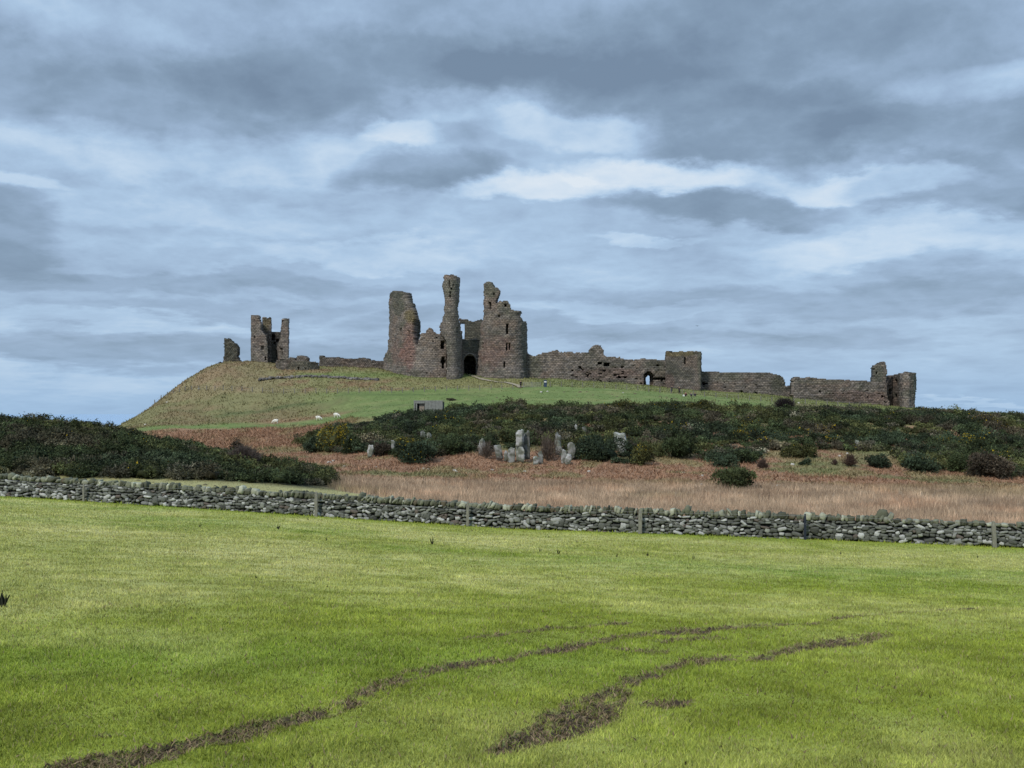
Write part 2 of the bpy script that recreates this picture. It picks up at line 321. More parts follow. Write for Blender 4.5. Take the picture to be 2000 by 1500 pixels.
# ------------------------------------------------------------------ ground cover zones and colours
GREEN = np.array([.246,.285,.045]); STRAW = np.array([.44,.41,.185]); LUSH = np.array([.182,.268,.038]); MUD = np.array([.082,.060,.042])
RUSH = np.array([.34,.25,.17]); BRACK = np.array([.265,.155,.095]); OLIVE = np.array([.19,.165,.08]); HGREEN = np.array([.135,.178,.058])
def Yw(px): return 63 - .0065 * px
def mixc(a, b, t): t = np.asarray(t)[..., None]; return a * (1 - t) + b * t
def zone_color(x, y, z=None):
    """colour of what grows here (true ground colour, by place)"""
    x, y = np.broadcast_arrays(np.asarray(x, float), np.asarray(y, float)); yy = np.maximum(y, 3)
    z = hbase(x, y); px, py = CX + F * x / yy, HY - F * z / yy
    n1 = fbm(x / 3.2, y / 5, 0, 4, 21); n2 = fbm(x / .8, y / .8, 0, 3, 25); n3 = fbm(x / 12, y / 9, 0, 3, 29)
    # the near field
    straw = np.clip(.14 + .55 * n1 + .35 * n2 + .42 * sstep(y, 11, 34), 0, 1)
    straw = np.clip(straw + .35 * sstep(-x, 1.2, 5) * sstep(y, 9, 14) * (1 - sstep(y, 20, 34)), 0, 1)
    wd = Yw(px) - y; straw = straw * sstep(wd, .4, 6)
    c = mixc(mixc(np.broadcast_to(GREEN, x.shape + (3,)), LUSH, sstep(n3, -.2, .5)), STRAW, straw * .8)
    m = rut(x, y)[0]; c = mixc(c, MUD, sstep(m, .2, .5)); c = mixc(c, np.array([.20,.175,.08]), .4 * sstep(m, .02, .15) * (1 - sstep(m, .2, .5)))
    # behind the wall
    back = sstep(y - Yw(px), 0, 1)
    bnd = 93 - (px + 60 * n3 - 650) * .13; strip = 1 - sstep(y, bnd - 2, bnd + 1)
    cb = mixc(mixc(np.broadcast_to(RUSH, x.shape + (3,)), BRACK * 1.2, sstep(n1, .0, .6) * .5), STRAW * .72, strip)
    cb = mixc(cb, OLIVE, sstep(n3, .1, .5) * .35)
    cb = mixc(cb, BRACK, sstep(y + 4 * n1, 112, 122))
    cb = mixc(cb, OLIVE * 1.05, sstep(n1 + n3 * .7, .0, .35) * .75 * sstep(y, 108, 125)); cb = mixc(cb, np.array([.13,.15,.06]), sstep(n3 - .6 * n1, .2, .45) * .7 * sstep(y, 116, 126))
    moundy = (1 - sstep(px, 600, 700)) * sstep(y, 84, 90) * (1 - sstep(y, 120, 140)); cb = mixc(cb, np.array([.05,.05,.03]), moundy)
    c = mixc(c, cb, back)
    # hill beyond
    hs = sstep(y + 3 * n1, 172, 186)
    brown = np.clip(1 - sstep(px + 50 * n1, 640, 760), 0, 1)
    ch = mixc(np.broadcast_to(HGREEN, x.shape + (3,)), np.array([.18,.19,.075]), sstep(n1 + .3 * n3, -.1, .6) * .7)
    low = mixc(np.broadcast_to(BRACK, x.shape + (3,)), OLIVE, sstep(n1, 0, .6) * .5)
    yg = 222 + 6 * n1 - .02 * (px - 500)
    ch = mixc(ch, low, brown * (1 - sstep(y, yg - 3, yg + 3)))
    slope = mixc(np.broadcast_to(OLIVE, x.shape + (3,)), np.array([.18,.12,.07]), sstep(n3 + .5 * n1, -.3, .4) * .75)
    ch = mixc(ch, slope, (1 - sstep(px + 70 * n1, 520, 720)) * sstep(y, 229, 236) * .85)
    path_brown = np.exp(-((y - 233 - .02 * (px - 600)) / 4)**2) * sstep(px, 450, 540) * (1 - sstep(px, 640, 720))
    ch = mixc(ch, BRACK * .9, path_brown * .8)
    ab = sstep(y + 1.0 * n1, 261, 263.5)                                     # rough grass above the fence
    tus = mixc(mixc(np.broadcast_to(np.array([.205,.195,.085]), x.shape + (3,)), np.array([.20,.125,.075]), sstep(n1 + .8 * n3, -.1, .5) * .8 * (1 - sstep(px, 720, 900))), OLIVE, sstep(n2, 0, .6) * .3)
    tus = mixc(tus, np.array([.22,.165,.095]), .6 * (1 - sstep(px + 60 * n1, 480, 620)))
    tus = mixc(tus, HGREEN * 1.05, sstep(px, 560, 600) * np.exp(-((py - 733) / 5.5)**2) * .75 * (1 - sstep(px, 1000, 1040)))
    tus = mixc(tus, np.array([.17,.19,.075]), sstep(px, 1020, 1060) * .8)
    ch = mixc(ch, tus, ab)
    ch = mixc(ch, np.array([.17,.13,.07]), sstep(px, 1480, 1540) * sstep(y, 225, 240) * (1 - sstep(y, 258, 262)) * (1 - sstep(px, 1680, 1740)) * .7)
    for (xa, ya, xb, yb, wd_, am_) in ((395, 818, 650, 782, 3.2, .6), (620, 772, 1000, 771, 1.6, .5), (450, 838, 640, 826, 1.5, .4), (300, 800, 470, 806, 2.5, .3), (640, 800, 1000, 778, 1.6, .3)):
        tt = (px - xa) / (xb - xa); ln = ya + (yb - ya) * tt + 3 * n1; ch = mixc(ch, np.array([.055,.085,.03]), am_ * np.exp(-((py - ln) / wd_)**2) * sstep(tt, 0, .2) * (1 - sstep(tt, .8, 1)))
    c = mixc(c, ch, hs)
    k = 1 + .18 * n2 + .12 * n1
    return c * k[..., None]

# main land sheet
NXC = 880
s = np.linspace(-1, 1, NXC)
YR = np.concatenate([np.linspace(-40, 2.5, 18), np.geomspace(3, 34, 330, endpoint=False), np.geomspace(34, 430, 470)])
Wd = .62 * np.maximum(YR, 0) + 12
XX = s[None, :] * Wd[:, None]; YY = np.repeat(YR[:, None], NXC, 1)
ZZ = H(XX, YY); ZZ[-1] = -40
CC = zone_color(XX, YY).reshape(-1, 3)
idx = np.arange(NXC * len(YR)).reshape(len(YR), NXC)
FQ = np.stack([idx[:-1, :-1], idx[:-1, 1:], idx[1:, 1:], idx[1:, :-1]], -1).reshape(-1, 4)
tag(obj('ground', npmesh('ground', np.stack([XX, YY, ZZ], -1), FQ, CC), M_ground, smooth=True), kind='structure')
# the wider land round the sheet, and the sea
def skirt():
    V, Fc = [], []
    def quad(a, b, c, d): V.extend([a, b, c, d]); n = len(V); Fc.append((n-4, n-3, n-2, n-1))
    for k in range(len(YR) - 1):
        if k % 8: continue
        k2 = min(k + 8, len(YR) - 1)
        for sg, j in ((-1, 0), (1, NXC - 1)):
            a = (XX[k, j], YR[k], ZZ[k, j]); b = (XX[k2, j], YR[k2], ZZ[k2, j])
            fa = 700 * sg; za = min(ZZ[k, j] - 2, -3); zb = min(ZZ[k2, j] - 2, -3)
            if sg > 0: quad(a, (fa, YR[k], za), (fa, YR[k2], zb), b)
            else: quad((fa, YR[k], za), a, b, (fa, YR[k2], zb))
    quad((-700, -600, -1.7), (700, -600, -1.7), (700, -40, -1.7), (-700, -40, -1.7))
    V = np.array(V); c = np.tile(GREEN, (len(V), 1)); return npmesh('outer_ground', V, Fc, c)
tag(obj('outer_ground', skirt(), M_ground), kind='structure')
def mat_sea():
    m = bpy.data.materials.new('sea'); m.use_nodes = True; t = m.node_tree; G_ = G(t); b = t.nodes['Principled BSDF']
    b.inputs['Base Color'].default_value = (.25,.39,.56,1); b.inputs['Roughness'].default_value = .25; b.inputs['Specular IOR Level'].default_value = .4
    geo = N(t, 'ShaderNodeNewGeometry'); n = G_.noise(geo.outputs['Position'], .08, 5, .6)
    bn = N(t, 'ShaderNodeBump'); bn.inputs['Distance'].default_value = 1.5; t.links.new(n.outputs[0], bn.inputs['Height']); t.links.new(bn.outputs[0], b.inputs['Normal'])
    return m
tag(obj('sea', npmesh('sea', [(-40000,-500,-24),(40000,-500,-24),(40000,50000,-24),(-40000,50000,-24)], [(0,1,2,3)]), mat_sea()), kind='structure')

# ------------------------------------------------------------------ grass, rushes, bracken (stuff)
R = np.random.default_rng(7)
def blades(name, label, x, y, h, w, lean, col, mat, zoff=-.01, mid=True, cat='grass'):
    n = len(x); z = H(x, y) + zoff; a = R.uniform(0, 2 * np.pi, n); d = np.stack([np.cos(a), np.sin(a), 0 * a], -1)
    la = R.uniform(0, 2 * np.pi, n); L = np.stack([np.cos(la), np.sin(la), 0 * la], -1) * (lean * R.uniform(.1, 1, n))[:, None]
    b = np.stack([x, y, z], -1); up = np.zeros((n, 3)); up[:, 2] = h
    v0, v1 = b - d * (w / 2)[:, None], b + d * (w / 2)[:, None]
    tip = b + up + L
    if mid:
        m0 = b + up * .55 + L * .3 - d * (w * .38)[:, None]; m1 = b + up * .55 + L * .3 + d * (w * .38)[:, None]
        V = np.stack([v0, v1, m1, m0, tip], 1).reshape(-1, 3); i = np.arange(n)[:, None] * 5
        Fq = np.concatenate([i + [0, 1, 2], i + [0, 2, 3], i + [3, 2, 4]], 1).reshape(-1, 3); C = np.repeat(col, 5, 0)
    else:
        V = np.stack([v0, v1, tip], 1).reshape(-1, 3); i = np.arange(n)[:, None] * 3; Fq = (i + [0, 1, 2]); C = np.repeat(col, 3, 0)
    return tag(obj(name, npmesh(name, V, Fq, C), mat), label, cat, kind='stuff')
def fan(n, y0, y1, margin=1.12, p=1.0):
    u = R.uniform(0, 1, n); y = y0 * (y1 / y0) ** u if p == 1 else (y0**(1-p) + u * (y1**(1-p) - y0**(1-p)))**(1/(1-p))
    x = R.uniform(-1, 1, n) * (1000 / F) * y * margin; return x, y
x, y = fan(820000, 4.6, 62, 1.1, 1.35)
px = CX + F * x / y; m = rut(x, y)[0]
keep = (y < Yw(px) - .1) & (R.uniform(0, 1, len(x)) > sstep(m, .22, .6) * .55); x, y, px, m = x[keep], y[keep], px[keep], m[keep]
c = zone_color(x, y) * R.uniform(.65, 1.4, (len(x), 1)); dead = R.uniform(0, 1, len(x)) < (.06 + .75 * sstep(m, .10, .35))
c[dead] = np.array([.30,.25,.14]) * R.uniform(.7, 1.2, (dead.sum(), 1))
n1 = fbm(x / .5, y / .5, 0, 3, 77); c *= np.exp(.42 * fbm(x / .22, y / .3, 0, 3, 78) + .15 * n1)[:, None]
wall_near = 1 + 1.0 * (1 - sstep(Yw(px) - y, .2, 1.4))
hh = (.024 + .0006 * y) * R.uniform(.5, 1.5, len(x)) * (1 + .5 * n1) * (1 - .65 * sstep(m, .12, .35)) * wall_near
ww = (.0026 + .00050 * y) * R.uniform(.7, 1.3, len(x))
blades('grass', 'short green pasture grass covering the near field', x, y, hh, ww, hh * .9, c * np.array([1.08, 1.08, 1.0]), M_blade)
# straw and torn grass lying over the ruts
x, y = fan(900000, 4.6, 36, 1.0, 1.5); m = rut(x, y)[0]; k = R.uniform(0, 1, len(x)) < sstep(m, .04, .25) * (.30 + .5 * sstep(fbm(x / .3, y / .5, 0, 3, 48), -.1, .3)) * .8 + .004; x, y = x[k], y[k]; n = len(x)
c = np.array([.27,.20,.115])[None] * R.uniform(.25, 1.15, (n, 1)); gr_ = R.uniform(0, 1, n) < .28; c[gr_] = np.array([.19,.21,.05]) * R.uniform(.6, 1.2, (gr_.sum(), 1))
blades('straw', 'pale straw and torn grass strewn over the wheel ruts', x, y, R.uniform(.006, .035, n), R.uniform(.004, .010, n) * (1 + .05 * y), R.uniform(.02, .10, n), c, M_dry, .002, True)
# strip behind the wall and rushes
x, y = fan(230000, 52, 125, 1.1, 0.6); px = CX + F * x / y; n3 = fbm(x / 12, y / 9, 0, 3, 29); n1 = fbm(x / 3.2, y / 5, 0, 4, 21)
isr = (y > Yw(px) + 1.5) & (px > 640) & (y > 93 - (px + 60 * n3 - 650) * .13 + R.uniform(-1.5, 1.5, len(x))) & (y < 117 + 5 * n1)
x, y, n1, n3 = x[isr], y[isr], n1[isr], n3[isr]
c = zone_color(x, y) * R.uniform(.65, 1.45, (len(x), 1)) * np.exp(.5 * fbm(x / 1.3, y / 2.5, 0, 3, 60) + .55 * fbm(x / 5, y / 4, 0, 3, 62))[:, None]
hh = R.uniform(.3, .75, len(x)) * (1 + .45 * fbm(x / 1.6, y / 1.6, 0, 3, 61)); ww = R.uniform(.018, .04, len(x))
blades('rush_grass', 'tall pinkish brown dead rushes filling the hollow behind the drystone wall', x, y, hh, ww, hh * .6, c * 1.1, M_dry, -.02)
xs_, ys_ = fan(60000, 54, 96, 1.1, 0.6); pxs_ = CX + F * xs_ / ys_; ok_ = (ys_ > Yw(pxs_) + .6) & (pxs_ < 860); xs_, ys_ = xs_[ok_], ys_[ok_]
blades('strip_grass', 'short pale grass on the narrow strip between the wall and the left mound', xs_, ys_, R.uniform(.03, .13, len(xs_)), R.uniform(.03, .06, len(xs_)), R.uniform(.03, .1, len(xs_)), zone_color(xs_, ys_) * R.uniform(.6, 1.4, (len(xs_), 1)), M_dry, -.01, False)
# bracken
x, y = fan(260000, 108, 222, 1.1, 0.2); px = CX + F * x / y; n1 = fbm(x / 3.2, y / 5, 0, 4, 21)
z = hbase(x, y); isb = ((y > 110 + 5 * n1) & (y < 172) & (px > 560 + 40 * n1)) | ((px > 200) & (px < 700 + 60 * n1) & (y > 130) & (y < 221 + 6 * n1))
isb &= R.uniform(0, 1, len(x)) < (.75 + .5 * n1); x, y, n1 = x[isb], y[isb], n1[isb]
c = zone_color(x, y) * R.uniform(.6, 1.5, (len(x), 1)); hh = R.uniform(.12, .5, len(x)) * (1 + .6 * fbm(x / 2, y / 2, 0, 3, 81)) * (1 + .4 * (y > 170)); ww = R.uniform(.08, .2, len(x)) * (1 + .5 * (y > 170))
blades('bracken', 'russet dead bracken below the gorse scarp', x, y, hh * .8, ww, hh * 1.5, c, M_dry, -.02, False, 'bracken')
# tussocks on the castle hill and the pasture in front of it
x, y = fan(240000, 180, 318, 1.1, 0.0); px = CX + F * x / y
n1 = fbm(x / 3.2, y / 5, 0, 4, 21); up = (y > 262 + n1) | ((px < 640 + 90 * n1) & (y > 230) & (R.uniform(0, 1, len(x)) < .5))
keep = up | (R.uniform(0, 1, len(x)) < .35); x, y, up = x[keep], y[keep], up[keep]
c = zone_color(x, y) * R.uniform(.62, 1.45, (len(x), 1)); hh = np.where(up, R.uniform(.1, .45, len(x)), R.uniform(.05, .14, len(x))) * (1 + .7 * fbm(x / 2.2, y / 2.2, 0, 3, 88)); ww = R.uniform(.15, .35, len(x))
blades('tussock_grass', 'rough pale tussock grass on the slope around the ruins', x, y, np.maximum(hh, .03), ww, hh, c, M_dry, -.03, False)
# mud clods along the ruts
x, y = fan(500000, 4.6, 36, 1.0, 1.6); m = rut(x, y)[0]; k = R.uniform(0, 1, len(x)) < sstep(m, .25, .8); x, y = x[k][:14000], y[k][:14000]
n = len(x); sz = R.uniform(.003, .009, n) * (1 + .05 * y) * R.lognormal(0, .4, n); z = H(x, y); base = np.array([[1,0,0],[-.5,.87,0],[-.5,-.87,0],[0,0,.9]])
a = R.uniform(0, 6.28, n); ca, sa = np.cos(a), np.sin(a); V = base[None] * sz[:, None, None] * R.uniform(.6, 1.4, (n, 4, 3))
V = np.stack([V[..., 0] * ca[:, None] - V[..., 1] * sa[:, None], V[..., 0] * sa[:, None] + V[..., 1] * ca[:, None], V[..., 2]], -1)
V += np.stack([x, y, z - .004], -1)[:, None]; i = np.arange(n)[:, None] * 4
Fq = np.concatenate([i + [0, 1, 3], i + [1, 2, 3], i + [2, 0, 3]], 1).reshape(-1, 3)
tag(obj('mud_clods', npmesh('mud_clods', V, Fq, np.repeat(MUD * R.uniform(.4, 1.3, (n, 1)), 4, 0)), M_clay), 'dark crumbs of mud churned up along the wheel ruts', 'mud', kind='stuff')

# ------------------------------------------------------------------ path up to the gate
def strip(name, pts, w, mat, lift, col):
    pts = np.array(pts, float); seg = []
    for a, b in zip(pts[:-1], pts[1:]):
        n = max(2, int(np.hypot(*(b - a)) / .6)); seg += [a + (b - a) * t for t in np.linspace(0, 1, n, endpoint=False)]
    seg.append(pts[-1]); p = np.array(seg); d = np.gradient(p, axis=0); d /= np.linalg.norm(d, axis=1)[:, None]; nrm = np.stack([-d[:, 1], d[:, 0]], -1)
    rows = []
    for t in np.linspace(-1, 1, 5):
        q = p + nrm * (t * w / 2 * (1 + .2 * fbm(p[:, 0] / 2, p[:, 1] / 2, t, 2, 5)))[:, None]; rows.append(np.stack([q[:, 0], q[:, 1], H(q[:, 0], q[:, 1]) + lift], -1))
    V = np.stack(rows, 1); n = len(p); ix = np.arange(n * 5).reshape(n, 5); Fq = np.stack([ix[:-1, :-1], ix[:-1, 1:], ix[1:, 1:], ix[1:, :-1]], -1).reshape(-1, 4)
    return obj(name, npmesh(name, V, Fq, np.tile(col, (n * 5, 1))), mat)
pts = [((px - CX) / F * Y, Y) for px, Y in ((918, 287), (928, 281), (945, 276.5), (968, 273), (990, 270), (1008, 266), (1018, 261))]
tag(strip('path', pts, 1.3, M_ground, .20, np.array([.29,.25,.18])), kind='structure')

# ------------------------------------------------------------------ masonry
def inpoly(x, y, poly):
    r = np.zeros(x.shape, bool); n = len(poly)
    for i in range(n):
        x0, y0 = poly[i]; x1, y1 = poly[(i + 1) % n]
        c_ = ((y0 > y) != (y1 > y)) & (x < (x1 - x0) * (y - y0) / (y1 - y0 + 1e-12) + x0); r ^= c_
    return r
STONE = np.array([.180,.158,.139]); SGREEN = np.array([.120,.125,.095]); SRED = np.array([.20,.115,.098]); SLICH = np.array([.20,.165,.06])
def stone_col(x, y, z, px, py, tone, zones):
    n = fbm(x / 1.1 + y / 3, z / .38, y / 2, 2, 5); n2 = fbm(x / 4, z / 2.5, y / 4, 3, 15); n3 = fbm(x / .35, z / .35, y / .35, 1, 19)
    c = np.broadcast_to(STONE * tone, x.shape + (3,)) * (1 + .42 * n + .25 * n3 - .35 * sstep(n2, .1, .6))[..., None]
    c = mixc(c, SGREEN * tone, .45 * sstep(n2, 0, .5)); c = mixc(c, STONE * np.array([1.15,.95,.85]) * tone, .5 * sstep(-n2, 0, .4))
    for (zx, zy, rx, ry, col, amt) in zones:
        d = ((px - zx) / rx)**2 + ((py - zy) / ry)**2 + .7 * n2 + .5 * n
        c = mixc(c, col * (1 + .35 * n)[..., None] if False else np.asarray(col), amt * (1 - sstep(d, .4, 1.3)))
    return c * (1 + .18 * n3)[..., None]
def shell(name, path, thick, parent=None, poly=None, tops=None, mat=None, ds=.22, dzz=.22, blind=(), through=(), tone=1., zones=(), rough=.10, erode=.85, plinth=(), basepad=1.0, batter=0.0, closed=False, seed=0, uvo=0., pits=None):
    """a real-thickness wall that follows the plan path [(px,Y)..]; its outline comes from poly (measured on the front face) or tops"""
    pts = np.array([((a[0] - CX) / F * a[1], a[1]) for a in path]); tp = None
    if closed: pts = np.vstack([pts, pts[:1]])
    sl = np.concatenate([[0], np.cumsum(np.hypot(*np.diff(pts, axis=0).T))]); L = sl[-1]; n = max(2, int(round(L / ds))) + 1
    sv = np.linspace(0, L, n); X = np.interp(sv, sl, pts[:, 0]); Y = np.interp(sv, sl, pts[:, 1])
    if len(path) > 5 and not closed:
        kk = max(3, int(3.0 / ds)) | 1; ke = np.hanning(kk + 2)[1:-1]; ke /= ke.sum(); e0, e1 = (X[0], Y[0]), (X[-1], Y[-1])
        X = np.convolve(np.pad(X, kk // 2, mode='reflect', reflect_type='odd'), ke, 'valid'); Y = np.convolve(np.pad(Y, kk // 2, mode='reflect', reflect_type='odd'), ke, 'valid')
    tx, ty = np.gradient(X), np.gradient(Y)
    if closed: tx[0] = tx[-1] = (X[1] - X[-2]) / 2; ty[0] = ty[-1] = (Y[1] - Y[-2]) / 2
    k = 5; ker = np.ones(k) / k
    if not closed and n > 12:
        tx = np.convolve(np.pad(tx, k//2, mode='edge'), ker, 'valid'); ty = np.convolve(np.pad(ty, k//2, mode='edge'), ker, 'valid')
    l = np.hypot(tx, ty); nx, ny = -ty / l, tx / l                                     # points away from the camera side
    gz = hbase(X, Y); PX = CX + F * X / Y
    if tops is not None:
        tps = np.array([(HY - t) / F * a[1] for t, a in zip(tops, path)]); 
        if closed: tps = np.append(tps, tps[0])
        topz = np.interp(sv, sl, tps)
    else: topz = np.full(n, max((HY - p[1]) / F * Y.mean() for p in poly) + 1)
    zb = gz.min() - basepad; nz = int((topz.max() - zb) / dzz) + 2; zv = zb + np.arange(nz) * dzz
    XC, ZC = (X[:-1] + X[1:]) / 2, (zv[:-1] + zv[1:]) / 2; YC = (Y[:-1] + Y[1:]) / 2
    pxc = (CX + F * XC / YC)[:, None] + 0 * ZC[None]; pyc = HY - F * ZC[None] / YC[:, None]
    jx = 1.1 * erode * 2 * fbm(XC[:, None] / .8, ZC[None] / .8, YC[:, None], 2, 31 + seed); jy = 1.1 * erode * 2 * fbm(XC[:, None] / .8, ZC[None] / .8, YC[:, None] + 9, 2, 37 + seed)
    solid = np.ones(pxc.shape, bool)
    if poly is not None: solid &= inpoly(pxc + jx, pyc + jy, poly)
    if tops is not None: solid &= ZC[None] < ((topz[:-1] + topz[1:]) / 2)[:, None] + .25 * erode * fbm(XC / .9, YC / .9, 0, 2, 33 + seed)[:, None] * 2
    sf, sbk = solid.copy(), solid.copy()
    def hole(a, arch):
        x0, x1, y0, y1 = a[:4]
        if not arch: x0, x1, y0, y1 = x0 - .5, x1 + .5, y0 - .6, y1 + .6
        cx_ = (x0 + x1) / 2; hw = (x1 - x0) / 2
        r = (np.abs(pxc - cx_) < hw) & (pyc > y0) & (pyc < y1)
        if arch: r &= ((pyc > y0 + hw * 1.1) | (np.hypot(pxc - (cx_ - np.sign(pxc - cx_) * hw * .35), pyc - (y0 + hw * 1.1)) < hw * 1.35))
        return r
    for a in blind: sf &= ~hole(a, len(a) > 4)
    for a in through: hh_ = hole(a, len(a) > 4); sf &= ~hh_; sbk &= ~hh_
    if pits:
        x0, x1, y0, th = pits; sf &= ~((pxc > x0) & (pxc < x1) & (pyc > y0) & (fbm(XC[:, None] / .9, ZC[None] / .42, YC[:, None], 2, 71 + seed) > th))
    off = np.zeros(nz)
    for (hgt, o_) in plinth: off = np.where(zv < gz.mean() + hgt, np.maximum(off, o_), off)
    Zg = np.repeat(zv[None], n, 0); 
    disp = rough * (fbm(X[:, None] / .7, Zg / .45, Y[:, None] / .7, 3, 50 + seed) * 1.5 + .6 * fbm(X[:, None] / 3, Zg / 3, Y[:, None] / 3, 2, 55 + seed))
    if closed: disp[-1] = disp[0]
    bt = batter * np.clip((gz.mean() + 6 - zv) / 6, 0, 1)**2
    fo = -(off + bt)[None] - disp
    FV = np.stack([X[:, None] + nx[:, None] * fo, Y[:, None] + ny[:, None] * fo, Zg + .25 * disp], -1)
    bo = thick + disp[:, ::-1] * .8
    BV = np.stack([X[:, None] + nx[:, None] * bo, Y[:, None] + ny[:, None] * bo, Zg + .25 * disp], -1)
    for A in (FV, BV): A[..., 0] += .06 * rough / .1 * fbm(Zg / .5, X[:, None] / .5, 7., 2, 61 + seed)
    V = np.concatenate([FV.reshape(-1, 3), BV.reshape(-1, 3)]); nf = n * nz; I = np.arange(nf).reshape(n, nz)
    fc = []
    def add(mask, a, b, c_, d): 
        if mask.any(): fc.append(np.stack([a[mask], b[mask], c_[mask], d[mask]], -1))
    a, b, c_, d = I[:-1, :-1], I[1:, :-1], I[1:, 1:], I[:-1, 1:]
    add(sf, a, b, c_, d); add(sbk, b + nf, a + nf, d + nf, c_ + nf)
    inner = sbk & ~sf; add(inner, a + nf, b + nf, c_ + nf, d + nf)                      # back of a blind recess
    if inner.any(): pass
    sp = np.zeros((n + 1, nz + 1), bool); sp[1:-1, 1:-1] = sf; full = sf
    def pad(A, di, dj):
        B = np.zeros_like(A); si = slice(max(0, -di), A.shape[0] - max(0, di)); ti = slice(max(0, di), A.shape[0] + min(0, di))
        sj = slice(max(0, -dj), A.shape[1] - max(0, dj)); tj = slice(max(0, dj), A.shape[1] + min(0, dj)); B[si, sj] = A[ti, tj]; return B
    right, left, upn, dn = pad(full, 1, 0), pad(full, -1, 0), pad(full, 0, 1), pad(full, 0, -1)
    if closed: right[-1] = full[0]; left[0] = full[-1]
    add(full & ~right, b, b + nf, c_ + nf, c_); add(full & ~left, a + nf, a, d, d + nf)
    add(full & ~upn, d, c_, c_ + nf, d + nf); add(full & ~dn, b, a, a + nf, b + nf)
    fc = np.concatenate(fc); used = np.unique(fc); rm = np.full(len(V), -1); rm[used] = np.arange(len(used)); V = V[used]; fc = rm[fc]
    ppx, ppy = CX + F * V[:, 0] / V[:, 1], HY - F * V[:, 2] / V[:, 1]
    C = stone_col(V[:, 0], V[:, 1], V[:, 2], ppx, ppy, tone, zones)
    SU = np.concatenate([np.repeat(sv[:, None], nz, 1).ravel(), np.repeat(sv[:, None], nz, 1).ravel()])[used] + uvo
    return obj(name, npmesh(name, V, fc, C, np.stack([SU, V[:, 2]], -1)), mat or M_ashlar, parent, world=True)

# --- gatehouse
gh = empty('castle_gatehouse', P(900, 731, 285), 'largest castle ruin, reddish stone gatehouse with arched entrance and tall broken towers', 'castle ruin')
FR_L = [(749,296),(760,292),(779,285.5),(786,284),(800,282),(820,280.8),(845,280),(870,280.4),(890,282),(903,285.5)]
OL_L = [(740,780),(749,716),(750,697),(753,690),(757,684),(757,668),(760,662),(760,576),(764,570),(769,568),(775,571),(790,572),(792,586),(799,596),(804,606),(808,613),(809,622),(805,633),(804,654),(808,667),(814,679),(818,664),(822,652),(831,650),(833,644),(838,641),(844,644),(847,649),(856,652),(861,652),(861,648),(910,648),(910,780)]
Z_L = [(797,690,17,34,SRED*1.05,.7),(800,645,14,22,SRED,.4),(802,618,14,14,SLICH*.7,.55),(778,595,14,22,SGREEN*.8,.7),(775,690,14,30,SRED,.35),(830,700,25,20,STONE*1.35,.4),(870,690,30,50,STONE*1.1,.4),(775,575,16,10,SGREEN*.7,.8)]
shell('tower_wall', FR_L, 2.4, gh, poly=OL_L, zones=Z_L, blind=[(862,869,667,681),(863,869.5,698,718),(861.5,871.5,703,708),(781.5,784,641,656),(797,799,646,656),(881,884.5,724,729)], plinth=[(.8,.45),(1.5,.32),(2.3,.16)], rough=.14, pits=(780, 905, 655, .56))
shell('stair_turret', [(857,284),(860,280.0),(868,277.4),(880,276.6),(892,277.4),(899,280),(903,286)], 3.2, gh,
      poly=[(873,760),(872,664),(862,656),(861,652),(859,640),(860,632),(864,628),(864,620),(868,616),(868,596),(867,576),(865,566),(863,558),(864,552),(867,549),(867,536),(871,536),(872,540),(879,540),(879.5,536),(886,536),(887,538),(892,538),(893,541),(899,542),(898,572),(896.5,590),(894,601),(896,622),(899.5,634),(900.5,650),(902,659),(903,664),(904,760)],
      blind=[(876,878.5,549,562),(878,880.5,570,574),(877,880,577,581),(892,894,640,650),(880,883,562,565),(884,887,556,559),(871,871,700,701)], tone=1.0, zones=[(880,560,20,16,SGREEN*1.1,.5)], seed=3, plinth=[(.8,.4),(1.5,.3),(2.3,.16)])
shell('broken_side_wall', [(800,288),(823,290)], 4.0, gh, poly=[(800,760),(804,678),(805,622),(812,618),(820,625),(822,640),(821,656),(818,664),(817,680),(817,760)], tone=.72, seed=5, zones=[(815,650,12,40,SGREEN*.7,.6)])  # low tone puts the shade of the wall's inner side into the stone
shell('gate_wall', [(899,287.5),(941,287.5)], 9.0, gh, poly=[(895,780),(899,664),(905,662),(912,664),(925,661),(938,663),(942,780)], blind=[(905,930,694,760,1)], tone=.95, zones=[(922,675,24,14,SGREEN,.6)], seed=6)
FR_R = [(932,289),(934,285),(940,282.6),(952,281.2),(970,280.5),(990,280.4),(1008,280.9),(1019,282.2),(1027,284.6),(1030,292)]
OL_R = [(930,780),(934,700),(937,662),(940,632),(944,625),(945,600),(945,553),(949,551),(955,551),(960,555),(962,561),(972,561),(976,568),(975,577),(970,581),(967,590),(969,593),(976,588),(992,586),(996,596),(999,604),(1008,606),(1018,607),(1020,612),(1017,618),(1022,628),(1029,630),(1030,680),(1031,780)]
shell('tower_wall', FR_R, 2.4, gh, poly=OL_R, blind=[(953.5,959,590,604),(985,989,595,599),(988.5,993,632,652),(988,991.5,670,684),(994,997,670,684),(983.5,986.5,706,718),(941,943,669,681),(974,976,616,620),(963,966,572,576)],
      zones=[(958,565,14,18,SGREEN,.7),(965,690,30,40,SRED*.95,.45),(1000,715,30,22,STONE*1.35,.5),(1025,660,8,60,SGREEN*.8,.5),(985,600,14,12,SGREEN,.5)], plinth=[(.8,.45),(1.5,.32),(2.3,.16)], rough=.14, seed=8)
